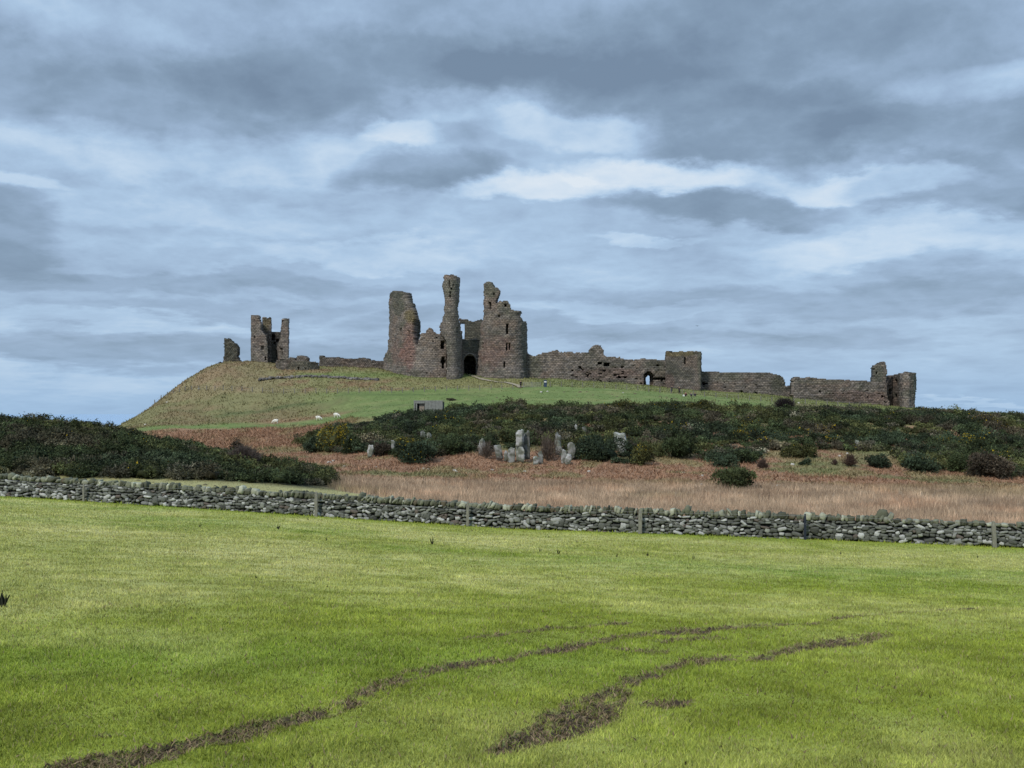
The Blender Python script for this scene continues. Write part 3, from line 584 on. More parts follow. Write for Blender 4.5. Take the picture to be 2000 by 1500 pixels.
shell('rear_wall', [(812,300),(1030,300)], 2.0, gh, poly=[(812,780),(812,690),(860,668),(900,640),(904,663),(905,640),(906,636),(905,633),(898,633),(896,622),(908,624),(913,624),(917,627),(926,628),(933,625),(941,624),(948,626),(960,640),(1020,660),(1022,780)], through=[(899,906,632,661)], tone=.62, zones=[(925,650,40,30,SGREEN*.75,.7)], seed=9, erode=.2)  # tone lowered so the stone colour carries the shading behind the gate
def arch_ring(parent, pxc, Y, y0, y1, hw, wpx):
    ns = 26; rows = []; cy = y0 + hw * 1.1
    for t in np.linspace(-1, 1, ns):
        sg = 1 if t >= 0 else -1
        for q, dd in ((0, 0), (wpx, 0)):
            Rr = hw * 1.35 + q; th = (1 - abs(t)) * math.acos(min(1, .35 * hw / Rr)) if True else 0
            th = (1 - abs(t)) * math.acos(.35 * hw / Rr)
            rows.append((pxc + sg * (-.35 * hw + Rr * math.cos(th)), cy - Rr * math.sin(th)))
    pts2 = [(pxc - hw, y1), (pxc - hw - wpx, y1)]; allp = pts2 + rows + [(pxc + hw, y1), (pxc + hw + wpx, y1)]
    V = []
    for (a, b) in allp: V += [P(a, b, Y - .3), P(a, b, Y + .4)]
    n = len(allp) // 2; Fq = []
    for k in range(n - 1):
        i0, o0, i1, o1 = 4 * k, 4 * k + 2, 4 * k + 4, 4 * k + 6
        Fq += [(i0, o0, o1, i1), (i0 + 1, i1 + 1, o1 + 1, o0 + 1), (i0, i1, i1 + 1, i0 + 1), (o0, o0 + 1, o1 + 1, o1)]
    V = np.array(V); C = np.tile(STONE * 1.35, (len(V), 1)); obj('gate_arch', npmesh('gate_arch', V, Fq, C, V[:, [0, 2]]), M_ashlar, parent, world=True)
arch_ring(gh, 917.5, 287.5, 694, 733, 12.5, 2.6)

# --- curtain walls and towers
cw = shell('curtain_wall', [(1022,286),(1100,285),(1200,285),(1302,284)], 2.6, poly=[(1020,790),(1022,691),(1029,690),(1036,693),(1046,696),(1053,692),(1060,689),(1080,685),(1090,683),(1094,687),(1116,687),(1120,689),(1150,688),(1151,684),(1156,678),(1160,674),(1166,673),(1175,676),(1177,682),(1180,685),(1180,694),(1192,697),(1210,698),(1212,701),(1240,702),(1256,700),(1276,702),(1298,704),(1306,704),(1306,790)],
     blind=[(1257,1277,726,775,1),(1168,1176,708,712),(1180,1190,709,715),(1274,1300,738,742)], through=[(1263.5,1270,733,752,1)], tone=.95, rough=.2, zones=[(1045,715,14,26,SGREEN*.9,.7),(1090,710,40,14,STONE*1.15,.5),(1180,730,60,14,SRED*.8,.35),(1290,725,14,22,SGREEN*.7,.5)], seed=11, pits=(1110, 1300, 712, .42))
tag(cw, 'long broken curtain wall joined to the right of the gatehouse, with a small lit doorway near its far end', 'castle wall')
# battered rubble footing stones under the wall are carved by the roughness; square mid tower
mt = shell('wall_tower', [(1299,287),(1301,280.5),(1368.5,280.5),(1370,288),(1368,290),(1302,290)], 1.6, poly=None, tops=[695,687,686.5,690,692,692], closed=True, blind=[(1336.5,1340,699,711)], through=[], tone=.92, zones=[(1325,690,40,6,SLICH*.8,.5),(1368,700,6,60,SGREEN,.6),(1308,745,10,20,SRED*.8,.4)], seed=13, rough=.14, mat=M_rubble)
tag(mt, 'square flat topped wall tower with slit windows midway along the curtain wall', 'castle tower')
c2 = shell('curtain_wall', [(1366,286),(1450,286),(1562,287)], 2.4, poly=[(1362,800),(1364,725),(1370,725),(1415,727),(1470,727),(1507,729),(1521,733),(1528,737),(1532,744),(1535,754),(1550,753),(1561,755),(1562,800)], tone=.88, rough=.18, seed=17, zones=[(1520,750,16,20,SGREEN*.7,.6),(1420,735,40,10,SGREEN,.4)], pits=(1370, 1540, 740, .5))
tag(c2, 'curtain wall with a rounded broken end, right of the square wall tower', 'castle wall')
c3 = shell('curtain_wall', [(1547,283),(1650,284),(1740,285)], 2.4, poly=[(1549,820),(1549,738),(1555,736),(1590,738),(1620,740),(1659,743),(1687,743),(1707,746),(1723,747),(1728,760),(1733,775),(1738,790),(1740,820)], tone=.92, rough=.22, seed=19, zones=[(1660,775,70,14,SRED*.75,.4),(1600,745,50,6,SGREEN,.4)], pits=(1575, 1740, 762, .42))
tag(c3, 'straight level topped curtain wall ending at the far right corner tower', 'castle wall')
ct = empty('corner_tower', P(1750, 796, 286), 'broken corner tower at the right end of the castle, tall slab beside a split drum', 'castle tower')
shell('standing_slab', [(1707,288),(1733,288)], 3, ct, poly=[(1705,820),(1707,745),(1708,718),(1712,713),(1721,708),(1728,706),(1731,713),(1731.5,724),(1734,728),(1731,735),(1733,760),(1733,820)], tone=.85, seed=21, blind=[(1711,1714,727,731)], zones=[(1715,730,12,20,SGREEN,.6)])
shell('inner_wall', [(1731,288),(1745,292),(1764,287)], 2, ct, poly=[(1729,820),(1733,746),(1737,739),(1746,732),(1756,729),(1765,732),(1766,820)], tone=.6, seed=23, blind=[(1748,1752,742,752),(1748,1752,769,781),(1737,1742,760,770)])  # darker stone than outer_wall: shade inside the split drum put into colour
shell('outer_wall', [(1756,286.5),(1763,283),(1776,282),(1786,284),(1790,289)], 2, ct, poly=[(1757,820),(1757,729),(1763,731),(1764.5,725.5),(1767.5,726),(1768,729),(1781,727),(1789,729),(1790,740),(1789,757),(1787,790),(1788,820)], tone=1.05, seed=25, rough=.18, zones=[(1787,750,5,40,SGREEN,.6)])

# --- far left: tall ruined tower, stub, low walls
lt = empty('castle_tower', P(528, 705, 306), 'tall roofless square tower with three turrets on the hilltop left of the gatehouse', 'castle tower')
shell('front_wall', [(490,312),(491,305),(508,304.6),(523,304.6),(524,309)], 1.8, lt, poly=[(480,760),(490,707),(490,642),(490,617),(494,617),(496,620),(499,619),(500,616),(503,616),(504,622),(505.5,623),(506,628),(508.5,628),(509,645),(513,648),(518,655),(523,668),(524,760)], tone=1.05, blind=[(510,511.5,676,683),(513,514.5,676,683),(517,520,697,703),(496,497.5,657,661)], seed=31, plinth=[(.5,.2)])
shell('rear_turret', [(512,314),(513.5,310),(530,310),(531,314),(530,317),(513.5,317)], 1.1, lt, tops=[621]*6, poly=[(505,760),(512,625),(512,620),(515,620),(516,623),(519,623),(520,621),(523,621),(524,624),(526,624),(527,621),(530,621),(530.5,760)], tone=.95, closed=True, seed=32, zones=[(520,632,9,14,SLICH*.6,.5)])
shell('rear_wall', [(522,306),(524,311),(550,312)], 1.6, lt, poly=[(520,760),(522,655),(527,645),(531,648.5),(549,648),(552,640),(552,760)], tone=.62, blind=[(532,537,654,664),(540,545,663,668),(535,538,669,673),(540,545,683,694),(546,552,680,692)], seed=33, zones=[(530,690,12,30,SGREEN*.6,.6)])  # low tone and dark zone paint the shaded recess between the lit faces
shell('side_wall', [(541,309),(549,305),(563,305),(565.5,312)], 1.8, lt, poly=[(538,760),(540,693),(541,672),(544,668),(548,660),(549,640),(550,632),(552,628),(555,626),(555,622),(561,622),(561.5,624),(564,624),(567,623),(566,628),(564.5,632),(564,705),(565,760)], tone=1., seed=34, blind=[(546,551,680,692)])
st = shell('wall_stub', [(430,299),(470,299)], 2.6, poly=[(436,760),(437,700),(439,690),(438,679),(435.5,671),(438,669),(439,661),(447,660),(448,663),(452,664),(455,669),(457,671),(460,672),(462,677),(463,684),(463,698),(467,702),(468,760)], tone=.72, rough=.28, erode=1., seed=41, mat=M_rubble, zones=[(450,680,20,30,SGREEN*.7,.7)])
tag(st, 'lone leaning stub of masonry at the far left edge of the hilltop', 'castle ruin')
lr = shell('low_ruin', [(536,291),(549,288),(600,287),(626,289)], 4, poly=[(536,760),(537,706),(545,703),(558,701),(567,698),(577,701),(578,706),(580,705),(580,695),(591,695),(594,698),(602,704),(614,706),(624,709),(626,760)], tone=.85, rough=.3, erode=1.1, seed=43, mat=M_rubble, blind=[(581,584,717,722),(594,597,718,721)], zones=[(590,715,30,10,SGREEN,.6)])
tag(lr, 'low tumbled ruin of grey stone blocks between the three turret tower and the gatehouse', 'castle ruin')
lw = shell('rampart_wall', [(622,300),(690,299),(756,297)], 2, poly=[(622,760),(623,695),(630,694),(632,697),(666,698),(668,700),(674,699),(684,700),(688,702),(702,699),(720,701),(724,704),(750,704),(757,704),(757,760)], tone=.72, rough=.24, erode=.9, seed=45, mat=M_rubble)
tag(lw, 'low dark crumbling wall running up to the left foot of the gatehouse', 'castle wall')

# ------------------------------------------------------------------ single stones
def cube_sphere(n=3):
    V = {}; Fc = []
    def vid(p):
        k = tuple(np.round(p, 5)); 
        if k not in V: V[k] = len(V)
        return V[k]
    for ax in range(3):
        for sg in (-1, 1):
            for i in range(n):
                for j in range(n):
                    q = []
                    for (a, b) in ((0,0),(1,0),(1,1),(0,1)):
                        p = [0,0,0]; p[ax] = sg; p[(ax+1)%3] = -1 + 2*(i+a)/n; p[(ax+2)%3] = -1 + 2*(j+b)/n; q.append(vid(p))
                    Fc.append(q if sg > 0 else q[::-1])
    return np.array(list(V.keys())), np.array(Fc)
CS3 = cube_sphere(3); CS6 = cube_sphere(7); CS10 = cube_sphere(12)
def stones(cen, half, rot, tilt, col, round_=.55, jit=.12, base=CS3):
    """many stones as arrays: centres, half sizes, yaw, lean -> V,F,C"""
    n = len(cen); B, Fc = base; r = np.linalg.norm(B, axis=1)[:, None]; B1 = B * (1 - round_) + B / r * 1.15 * round_
    V = B1[None] * (1 + jit * R.normal(0, 1, (n, len(B), 1))) ; V = V + .05 * R.normal(0, 1, (n, len(B), 3))
    V = V * half[:, None]
    c, s_ = np.cos(tilt)[:, None], np.sin(tilt)[:, None]; V = np.stack([V[..., 0] * c + V[..., 2] * s_, V[..., 1], -V[..., 0] * s_ + V[..., 2] * c], -1)
    c, s_ = np.cos(rot)[:, None], np.sin(rot)[:, None]; V = np.stack([V[..., 0] * c - V[..., 1] * s_, V[..., 0] * s_ + V[..., 1] * c, V[..., 2]], -1)
    V = V + cen[:, None]; Fq = (Fc[None] + (np.arange(n) * len(B))[:, None, None]).reshape(-1, 4)
    return V.reshape(-1, 3), Fq, np.repeat(col, len(B), 0)
def join(parts):
    V, Fq, C, o = [], [], [], 0
    for v, f, c_ in parts: V.append(v); Fq.append(f + o); C.append(c_); o += len(v)
    return np.concatenate(V), np.concatenate(Fq), np.concatenate(C)

# ------------------------------------------------------------------ the drystone wall across the field
pxs = np.linspace(-160, 2160, 700); wx = (pxs - CX) / F * Yw(pxs); wy = Yw(pxs); sl = np.concatenate([[0], np.cumsum(np.hypot(np.diff(wx), np.diff(wy)))])
wz = gsm(H(wx, wy)[None], 6, 1)[0]
def wl(sv): return np.interp(sv, sl, wx), np.interp(sv, sl, wy), np.interp(sv, sl, wz)
LW = sl[-1]; yaw = math.atan2(wy[-1] - wy[0], wx[-1] - wx[0])
dw = tag(empty('drystone_wall', (float(wx[350]), float(wy[350]), float(wz[350])), 'long grey drystone wall crossing the whole picture at the far edge of the field', 'wall'), None)
def reparent(o, p): o.parent = p; o.location = tuple(-v for v in p.location)
WT = .20; nrm = np.array([math.sin(yaw), -math.cos(yaw)])      # towards the camera
def wcol(n):
    b = np.array([.112,.115,.098])[None] * R.lognormal(0, .33, (n, 1)); t = R.uniform(0, 1, n)
    b[t < .28] = np.array([.32,.32,.30]) * R.uniform(.6, 1.4, ((t < .28).sum(), 1)); b[t > .96] = np.array([.12,.10,.085]); return b
cen, half, rot, til = [], [], [], []
for side in (1, -1):
    zc = .02
    while zc < .90:
        hcur = R.uniform(.10, .165) * (1.15 if zc < .3 else 1); sc_ = -.1
        while sc_ < LW:
            w = R.uniform(.13, .34) if R.uniform() < .8 else R.uniform(.3, .5)
            if side < 0: w *= 1.6
            X0, Y0, Z0 = wl(sc_ + w / 2); bt = WT - .10 * zc; hj = hcur * R.uniform(.62, 1.28)
            o2 = side * (bt + R.uniform(-.02, .03)); cen.append((X0 + nrm[0] * o2, Y0 + nrm[1] * o2, Z0 + zc + hcur / 2 + R.uniform(-.06, .06) + .05 * math.sin(sc_ * .9 + zc * 5)))
            half.append((w / 2 * .98, .12, hj / 2 * 1.03)); rot.append(yaw + R.normal(0, .10)); til.append(R.normal(0, .26)); sc_ += w
            if R.uniform() < .05 and zc < .7: half[-1] = (w / 2 * 1.15, .135, hcur * .95)
        zc += hcur
cen, half, rot, til = map(np.array, (cen, half, rot, til))
V, Fq, C = stones(cen, half, rot, til, wcol(len(cen)), .5, .08)
wst = obj('wall_stones', npmesh('wall_stones', V, Fq, C), M_dstone, smooth=False); reparent(wst, dw)
cen, half, rot, til, sc_ = [], [], [], [], 0
while sc_ < LW:
    w = R.uniform(.09, .24) if R.uniform() < .85 else R.uniform(.25, .4); X0, Y0, Z0 = wl(sc_ + w / 2)
    hgt = R.uniform(.22, .39) * (1.3 if R.uniform() < .06 else 1); cen.append((X0, Y0, Z0 + .93 + hgt / 2 - .05)); ln = .25 + .25 * math.sin(sc_ * .25)
    flat = CX + F * X0 / Y0 > 1740
    if flat: hgt *= .62; w = w * 1.5
    cen[-1] = (X0 + R.uniform(-.03, .03), Y0 + R.uniform(-.03, .03), Z0 + .90 + hgt / 2); half.append((w / 2 * .94, R.uniform(.17, .27), hgt / 2)); rot.append(yaw + R.normal(0, .15)); til.append((ln + R.normal(0, .25)) * (0 if flat else 1)); sc_ += w * .98
X0, Y0, Z0 = wl(np.interp(1720, pxs, sl)); cen.append((X0, Y0, Z0 + 1.15)); half.append((.22, .12, .32)); rot.append(yaw); til.append(.5)
cen, half, rot, til = map(np.array, (cen, half, rot, til)); cc = wcol(len(cen)) * np.array([.92, .93, .74])
V, Fq, C = stones(cen, half, rot, til, cc, .5, .13)
cop = obj('coping', npmesh('coping', V, Fq, C), M_dstone); reparent(cop, dw)
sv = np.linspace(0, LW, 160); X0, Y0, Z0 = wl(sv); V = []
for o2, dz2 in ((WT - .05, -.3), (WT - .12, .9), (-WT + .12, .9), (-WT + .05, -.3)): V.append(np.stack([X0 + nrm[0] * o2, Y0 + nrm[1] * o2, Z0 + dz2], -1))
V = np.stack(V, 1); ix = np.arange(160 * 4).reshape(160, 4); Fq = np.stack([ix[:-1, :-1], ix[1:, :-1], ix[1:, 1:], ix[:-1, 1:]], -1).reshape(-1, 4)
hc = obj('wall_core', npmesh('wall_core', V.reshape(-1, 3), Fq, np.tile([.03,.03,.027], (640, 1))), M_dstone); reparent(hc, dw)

# ------------------------------------------------------------------ posts and wire
def box_mesh(name, sx, sy, sz, bev=.1, lean=0):
    n = 6; V, Fq = [], []
    for k in range(n + 1):
        t = k / n; s_ = 1 - (.35 * max(0, t - .93) / .07); 
        for (a, b) in ((-1,-1),(0,-1.08),(1,-1),(1.08,0),(1,1),(0,1.08),(-1,1),(-1.08,0)):
            V.append((a * sx / 2 * s_ * (1 + .06 * math.sin(k * 2.1)) + lean * t * sz, b * sy / 2 * s_, t * sz))
    for k in range(n):
        for j in range(8): a = k * 8 + j; b = k * 8 + (j + 1) % 8; Fq.append((a, b, b + 8, a + 8))
    m0 = len(V); V.append((lean * sz, 0, sz * 1.004)); 
    for j in range(8): Fq.append((n * 8 + j, n * 8 + (j + 1) % 8, m0, m0))
    me = bpy.data.meshes.new(name); me.from_pydata(V, [], [f if f[2] != f[3] else f[:3] for f in Fq]); return me
def tube(name, pts, r, mat, parent=None, k=5):
    pts = np.array(pts, float); d = np.gradient(pts, axis=0); d /= np.linalg.norm(d, axis=1)[:, None] + 1e-9
    up = np.tile([0, 0, 1.], (len(pts), 1)); up[np.abs(d[:, 2]) > .9] = (0, 1, 0); a = np.cross(d, up); a /= np.linalg.norm(a, axis=1)[:, None]; b = np.cross(d, a)
    r = np.broadcast_to(r, len(pts)); th = np.arange(k) * 2 * np.pi / k
    V = pts[:, None] + (a[:, None] * np.cos(th)[None, :, None] + b[:, None] * np.sin(th)[None, :, None]) * r[:, None, None]
    ix = np.arange(len(pts) * k).reshape(-1, k); nx_ = np.roll(ix, -1, 1); Fq = np.stack([ix[:-1], nx_[:-1], nx_[1:], ix[1:]], -1).reshape(-1, 4)
    return obj(name, npmesh(name, V.reshape(-1, 3), Fq, np.tile([.2,.2,.2], (len(pts) * k, 1))), mat, parent)
ff = empty('wire_fence', (0, 0, 0), 'field fence of six posts and thin wire standing against the drystone wall', 'fence')
PW = [(163,945,978,.10,'w'),(617,960,1011,.15,'w'),(913,979,1027,.13,'w'),(1250,997,1043,.17,'w'),(1572,1004,1057,.10,'d'),(1943,1018,1068,.16,'w')]
tops_ = []
for (px, y0, y1, w, k) in PW:
    Y = Yw(px) - .62; x = (px - CX) / F * Y; z = float(H(x, Y)); ztop = (HY - y0) / F * Y
    o = obj('post', box_mesh('post', w, w * .8, ztop - z + .15, lean=(-.05 if px == 1943 else .01)), M_wood if k == 'w' else M_darkpost, ff); o.location = (x, Y, z - .15)
    o['label'] = 'dark blue metal post' if k == 'd' else ('leaning split wooden post' if px == 1943 else 'weathered grey wooden post')
    tops_.append((x, Y - w * .45, ztop - .08))
for dz_ in (0, -.38):
    tp2 = [(-30, Yw(-100) - .6, tops_[0][2] + .3 + dz_)] + [(a, b, c_ + dz_) for a, b, c_ in tops_] + [(27.5, Yw(2160) - .6, tops_[-1][2] - .15 + dz_)]
    tube('wire', tp2, .005, M_wire, ff, 4)

# fence along the castle slope
fe = empty('wire_fence', (0, 0, 0), 'long thin post and wire fence crossing the slope below the castle', 'fence')
line = [(308,771),(340,767),(380,766),(440,769),(520,769),(620,768),(700,768),(800,767),(900,764),(960,761),(1010,758)]
line2 = [(1075,755),(1140,755),(1214,760),(1300,768),(1411,778),(1500,784),(1617,792),(1680,796)]
pm = box_mesh('post', .16, .16, 1.35)
def fenceline(line, gap, parent):
    g_ = [hit(px, py, 236, 300) for px, py in line]; g_ = np.array(g_); g_[:, 1] = gsm(g_[:, 1][None], 1.0, 1)[0]
    L_ = np.concatenate([[0], np.cumsum(np.hypot(*np.diff(g_, axis=0).T))]); cnt = int(L_[-1] / gap) + 1; out = []
    for k in range(cnt):
        s_ = k * gap; x, y = np.interp(s_, L_, g_[:, 0]), np.interp(s_, L_, g_[:, 1]); z = float(H(x, y))
        o = bpy.data.objects.new('post', pm); SC.collection.objects.link(o); o.parent = parent; o.location = (x, y, z - .15); o.rotation_euler = (R.normal(0, .03), R.normal(0, .04), 0); out.append((x, y, z + .95))
    return out
pm.materials.append(M_greywood)
for ln in (line, line2):
    o_ = fenceline(ln, 2.55, fe); tube('wire', o_, .012, M_wire, fe, 3); tube('wire', [(a, b, c_ - .45) for a, b, c_ in o_], .012, M_wire, fe, 3)
# gate in that fence
gx0, gy0 = hit(1022, 757, 236, 300); gx1, gy1 = hit(1056, 756, 236, 300)
gt = empty('field_gate', (gx0, gy0, float(H(gx0, gy0))), 'tubular metal field gate beside the person at the end of the path', 'gate')
gz_ = float(H(gx0, gy0))
for k in range(6): tube('rail', [(0, 0, .15 + k * .21), (gx1 - gx0, gy1 - gy0, .15 + k * .21)], .03, M_wire, gt, 5)
for t in (0, .5, 1): tube('upright', [((gx1 - gx0) * t, (gy1 - gy0) * t, -.1), ((gx1 - gx0) * t, (gy1 - gy0) * t, 1.3)], .045, M_wire, gt, 5)

# information pillar
def rbox(name, mat, parent, loc, sx, sy, sz, bev=.03):
    import bmesh
    bm = bmesh.new(); bmesh.ops.create_cube(bm, size=1)
    for v in bm.verts: v.co = (v.co.x * sx, v.co.y * sy, v.co.z * sz)
    bmesh.ops.bevel(bm, geom=bm.edges[:], offset=bev, segments=2, affect='EDGES', profile=.7)
    me = bpy.data.meshes.new(name); bm.to_mesh(me); bm.free(); o = obj(name, me, mat, parent); o.location = loc; return o
M_sign = mat_plain('sign_blue', (.03,.05,.09), .5, .3)
ix_, iy_ = hit(1065, 756, 236, 300); iz_ = float(H(ix_, iy_))
ip = empty('information_pillar', (ix_, iy_, iz_), 'dark blue information pillar with a white panel beside the gate', 'sign')
rbox('pillar', M_sign, ip, (0, 0, .72), .72, .35, 1.5); rbox('panel', M_white, ip, (0, -.20, 1.18), .56, .05, .30, .01); rbox('cap', M_sign, ip, (0, 0, 1.53), .80, .45, .14)

# ------------------------------------------------------------------ low stone line on the hill
sl_pts = [hit(px, py, 240, 305) for px, py in ((508,744),(530,740),(560,738),(600,737),(650,738),(690,740),(740,743))]
sl_pts = np.array(sl_pts); L_ = np.concatenate([[0], np.cumsum(np.hypot(*np.diff(sl_pts, axis=0).T))]); cen, half = [], []
for s_ in np.arange(0, L_[-1], .32):
    for k in range(2):
        x, y = np.interp(s_, L_, sl_pts[:, 0]) + R.normal(0, .12), np.interp(s_, L_, sl_pts[:, 1]) + R.normal(0, .25)
        cen.append((x, y, float(H(x, y)) + R.uniform(.05, .5) * (1 - .5 * s_ / L_[-1]))); half.append((R.uniform(.2, .42), R.uniform(.2, .4), R.uniform(.14, .3)))
cen, half = np.array(cen), np.array(half); n = len(cen)
V, Fq, C = stones(cen, half, R.uniform(0, 3, n), R.normal(0, .2, n), np.array([.14,.13,.12])[None] * R.lognormal(0, .3, (n, 1)), .5, .1, cube_sphere(2))
tag(obj('low_stone_wall', npmesh('low_stone_wall', V, Fq, C), M_dstone), 'low line of tumbled stones along the slope below the rampart wall', 'wall')

# ------------------------------------------------------------------ rocks
def rock(px, py_base, Y, wpx, hpx, label, cat='rock', sharp=.35, tone=1., lean=0., depth=.8, group=None, stack=1, name='boulder'):
    sharp = max(sharp, .4) if hpx < 40 else sharp
    if hpx < 40: wpx, hpx = wpx * 1.05, hpx * .66
    w, h = wpx / F * Y, hpx / F * Y; x = (px - CX) / F * Y; z = float(hbase(x, Y)); zb = (HY - py_base) / F * Y; z = min(z, zb) - .1
    B, Fc = CS10; parts = []; ztop = zb + h; tot = ztop - z; z0 = z; sh = np.random.default_rng(int(px * 7 + py_base))
    for k in range(stack):
        hh_ = tot / stack * (1.03 if stack > 1 else 1); r = np.linalg.norm(B, axis=1)[:, None]; v = B * (1 - sharp) + B / r * 1.12 * sharp
        v = v * np.array([w / 2, w / 2 * depth, hh_ / 2]) * (1 - .08 * k); ww_ = max(w, .3)
        for _ in range(11):
            pn = sh.normal(0, 1, 3) * np.array([1, 1, .6]); pn /= np.linalg.norm(pn); sup = np.abs(v @ pn).max(); ex = np.maximum(0, v @ pn - sup * sh.uniform(.62, .88)); v = v - ex[:, None] * pn
        d = fbm(v[:, 0] / ww_ * 2.5 + px, v[:, 1] / ww_ * 2.5, v[:, 2] / ww_ * 2.5 + k * 9, 3, 90); v = v * (1 + .27 * d[:, None])
        d2 = fbm(v[:, 0] / ww_ * 7, v[:, 1] / ww_ * 7 + px, v[:, 2] / ww_ * 5, 2, 93); v = v * (1 + .07 * d2[:, None])
        v[:, 0] += lean * (v[:, 2]) + sh.uniform(-.06, .06) * w * k; v[:, 2] += hh_ / 2 + k * tot / stack
        c_ = np.array([.35,.345,.325])[None] * tone * (1 + .25 * fbm(v[:, 0] * 2 + px, v[:, 1] * 2, v[:, 2] * 2, 3, 95))[:, None]
        mm = sstep(fbm(v[:, 0] * 2.0, v[:, 1] + px, v[:, 2] * 2.0, 3, 97), -.22, .16); c_ = mixc(c_, np.array([.12,.13,.09]) * tone, mm * .85); parts.append((v, Fc, c_))
    V, Fq, C = join(parts); o = obj(name, npmesh(name, V, Fq, C), M_rock); o.location = (x, Y, z0); return tag(o, label, cat, group)
rock(1015.5,886,139.5,17,46,'tallest pale rock pillar, two squared blocks stacked in front of the gorse scarp',sharp=.15,stack=2)
rock(1028,884,140.6,14,44,'dark rock slab standing for the shaded right side of the tall pale pillar',tone=.45,sharp=.3)  # low tone paints the pillar's shaded right side as a separate slab
rock(724,888,146,11,30,'small upright pale rock at the left end of the scarp, below yellow flowering gorse',lean=.1,sharp=.25)
rock(768,872,150,7,24,'narrow pale rock half hidden in gorse, second rock from the left',tone=.8)
rock(680,858,158,9,12,'little grey rock among the yellow flowering gorse',tone=.7)
rock(838,850,158,9,11,'small pale rock high in the gorse left of the scarp centre',tone=.85)
rock(826,850,158,9,15,'dark grey rock beside a small pale one, high in the gorse',tone=.5)
rock(941,866,146,13,16,'rounded pale boulder left of the rock pillars',tone=.9,sharp=.6)
rock(974,888,141,13,36,'mossy tapering rock pillar left of the tall pale pillar',tone=.7,lean=-.2,sharp=.3)
rock(988,889,140.5,8,14,'short blocky rock between the two pillars, leaning on bracken',tone=.8,sharp=.2)
rock(999,889,140,13,22,'squat mossy block touching the left side of the tall pillar',tone=.75,sharp=.2)
rock(1091,869,144,14,16,'round white boulder perched above the bracken',sharp=.7)
rock(1089,852,147,12,12,'brown lichened stone resting behind the round white boulder',tone=.5,sharp=.5)
rock(1056,892,139,9,18,'grey pointed rock just right of the tall pillar, low in the bracken',tone=.6,sharp=.4)
rock(1047,897,138,11,7,'small flat white rock lying in the bracken',sharp=.15)
rock(1101,893,139,10,22,'pale fractured rock block below the round white boulder',sharp=.15,tone=.9)
rock(1110,895,138.6,12,13,'speckled white rock at the foot of the fractured block',sharp=.3,tone=.95)
rock(1116,872,142,14,12,'pale ledge of rock poking from gorse above the fractured block',tone=.7,sharp=.3)
rock(1213,858,148,22,20,'large angular white boulder standing out of dark gorse right of centre',sharp=.3,lean=-.15)
rock(1674,862,156,7,6,'tiny white rock showing through the gorse on the right')
rock(1125,834,163,6,8,'thin pale stone high in the gorse above the perched boulder',tone=.8)
rock(1142,838,162,9,6,'flat dull stone high in the gorse right of a thin pale stone',tone=.5)
def pebbles(spec, label, group, name='stone'):
    for (px, py, w, y0, y1) in spec:
        x, y = hit(px, py, y0, y1); z = float(H(x, y)); B, Fc = CS6; s_ = w / F * y
        v = B / np.linalg.norm(B, axis=1)[:, None] * .7 + B * .35; v = v * np.array([s_ / 2, s_ / 2.4, s_ / 2.8]); d = fbm(v[:, 0] / s_ * 3 + px, v[:, 1] / s_ * 3, v[:, 2] / s_ * 3, 3, 5); v = v * (1 + .3 * d[:, None])
        o = obj(name, npmesh(name, v, Fc, np.tile(np.array([.42,.40,.36]), (len(v), 1)) * (1 + .2 * d[:, None])), M_rock); o.location = (x, y, z + s_ * .15); tag(o, label, 'stone', group)
pebbles([(643,905,8,100,165),(651,902,5,100,165),(672,912,5,100,165),(734,915,4,100,165),(828,917,6,100,165),(836,918,5,100,165),(888,922,7,100,165),(892,924,5,100,165),(961,920,6,100,165),(1025,922,5,100,165),(1150,921,6,100,165),(743,908,4,100,165)],
  'small pale stone in the brown bracken left of the dark round bush', 'small pale stones scattered in the bracken')
pebbles([(1323,923,4,100,165),(1335,925,4,100,165),(1372,932,5,100,165),(1398,925,4,100,165),(1362,951,5,100,165),(1370,948,4,100,165),(1548,909,7,100,165),(1766,899,5,100,165),(1520,950,6,100,165),(1655,885,5,100,165),(1640,890,5,100,165),(1975,955,4,100,165)],
  'small pale stone on the brown slope near or right of the dark round bush', 'small pale stones on the right of the bracken slope')
pebbles([(284,831,5,190,262),(326,786,4,220,290),(388,760,4,240,300),(1057,767,5,200,262),(1069,765,4,200,262),(1217,768,3,200,262)],
  'tiny white stone lying in the grass of the castle hill', 'white stones on the castle hill')
pebbles([(1560,787,4,200,280)], 'single white stone in the pale grass near the bare shrub', None)

# ------------------------------------------------------------------ molehills behind the wall and on the slope
def mound(px, py, w, y0, y1, label, group, c=(.10,.085,.05)):
    x, y = hit(px, py, y0, y1); s_ = w / F * y; z = float(H(x, y)); n = 9; V = []; Fq = []
    for i in range(n):
        for j in range(n):
            a, b = -1 + 2 * i / (n - 1), -1 + 2 * j / (n - 1); hgt = max(0, 1 - a * a - b * b) ** .7; xx, yy_ = x + a * s_ / 2, y + b * s_ / 2
            V.append((xx - x, yy_ - y, float(hbase(xx, yy_)) - float(hbase(x, y)) - .06 + hgt * s_ * .26 * (1 + .5 * float(fbm(xx * 6, yy_ * 6, 0, 2, 3)))))
    for i in range(n - 1):
        for j in range(n - 1): a = i * n + j; Fq.append((a, a + n, a + n + 1, a + 1))
    o = obj('molehill', npmesh('molehill', V, Fq, np.tile(np.array(c), (n * n, 1))), M_clay); o.location = (x, y, z); tag(o, label, 'molehill', group)
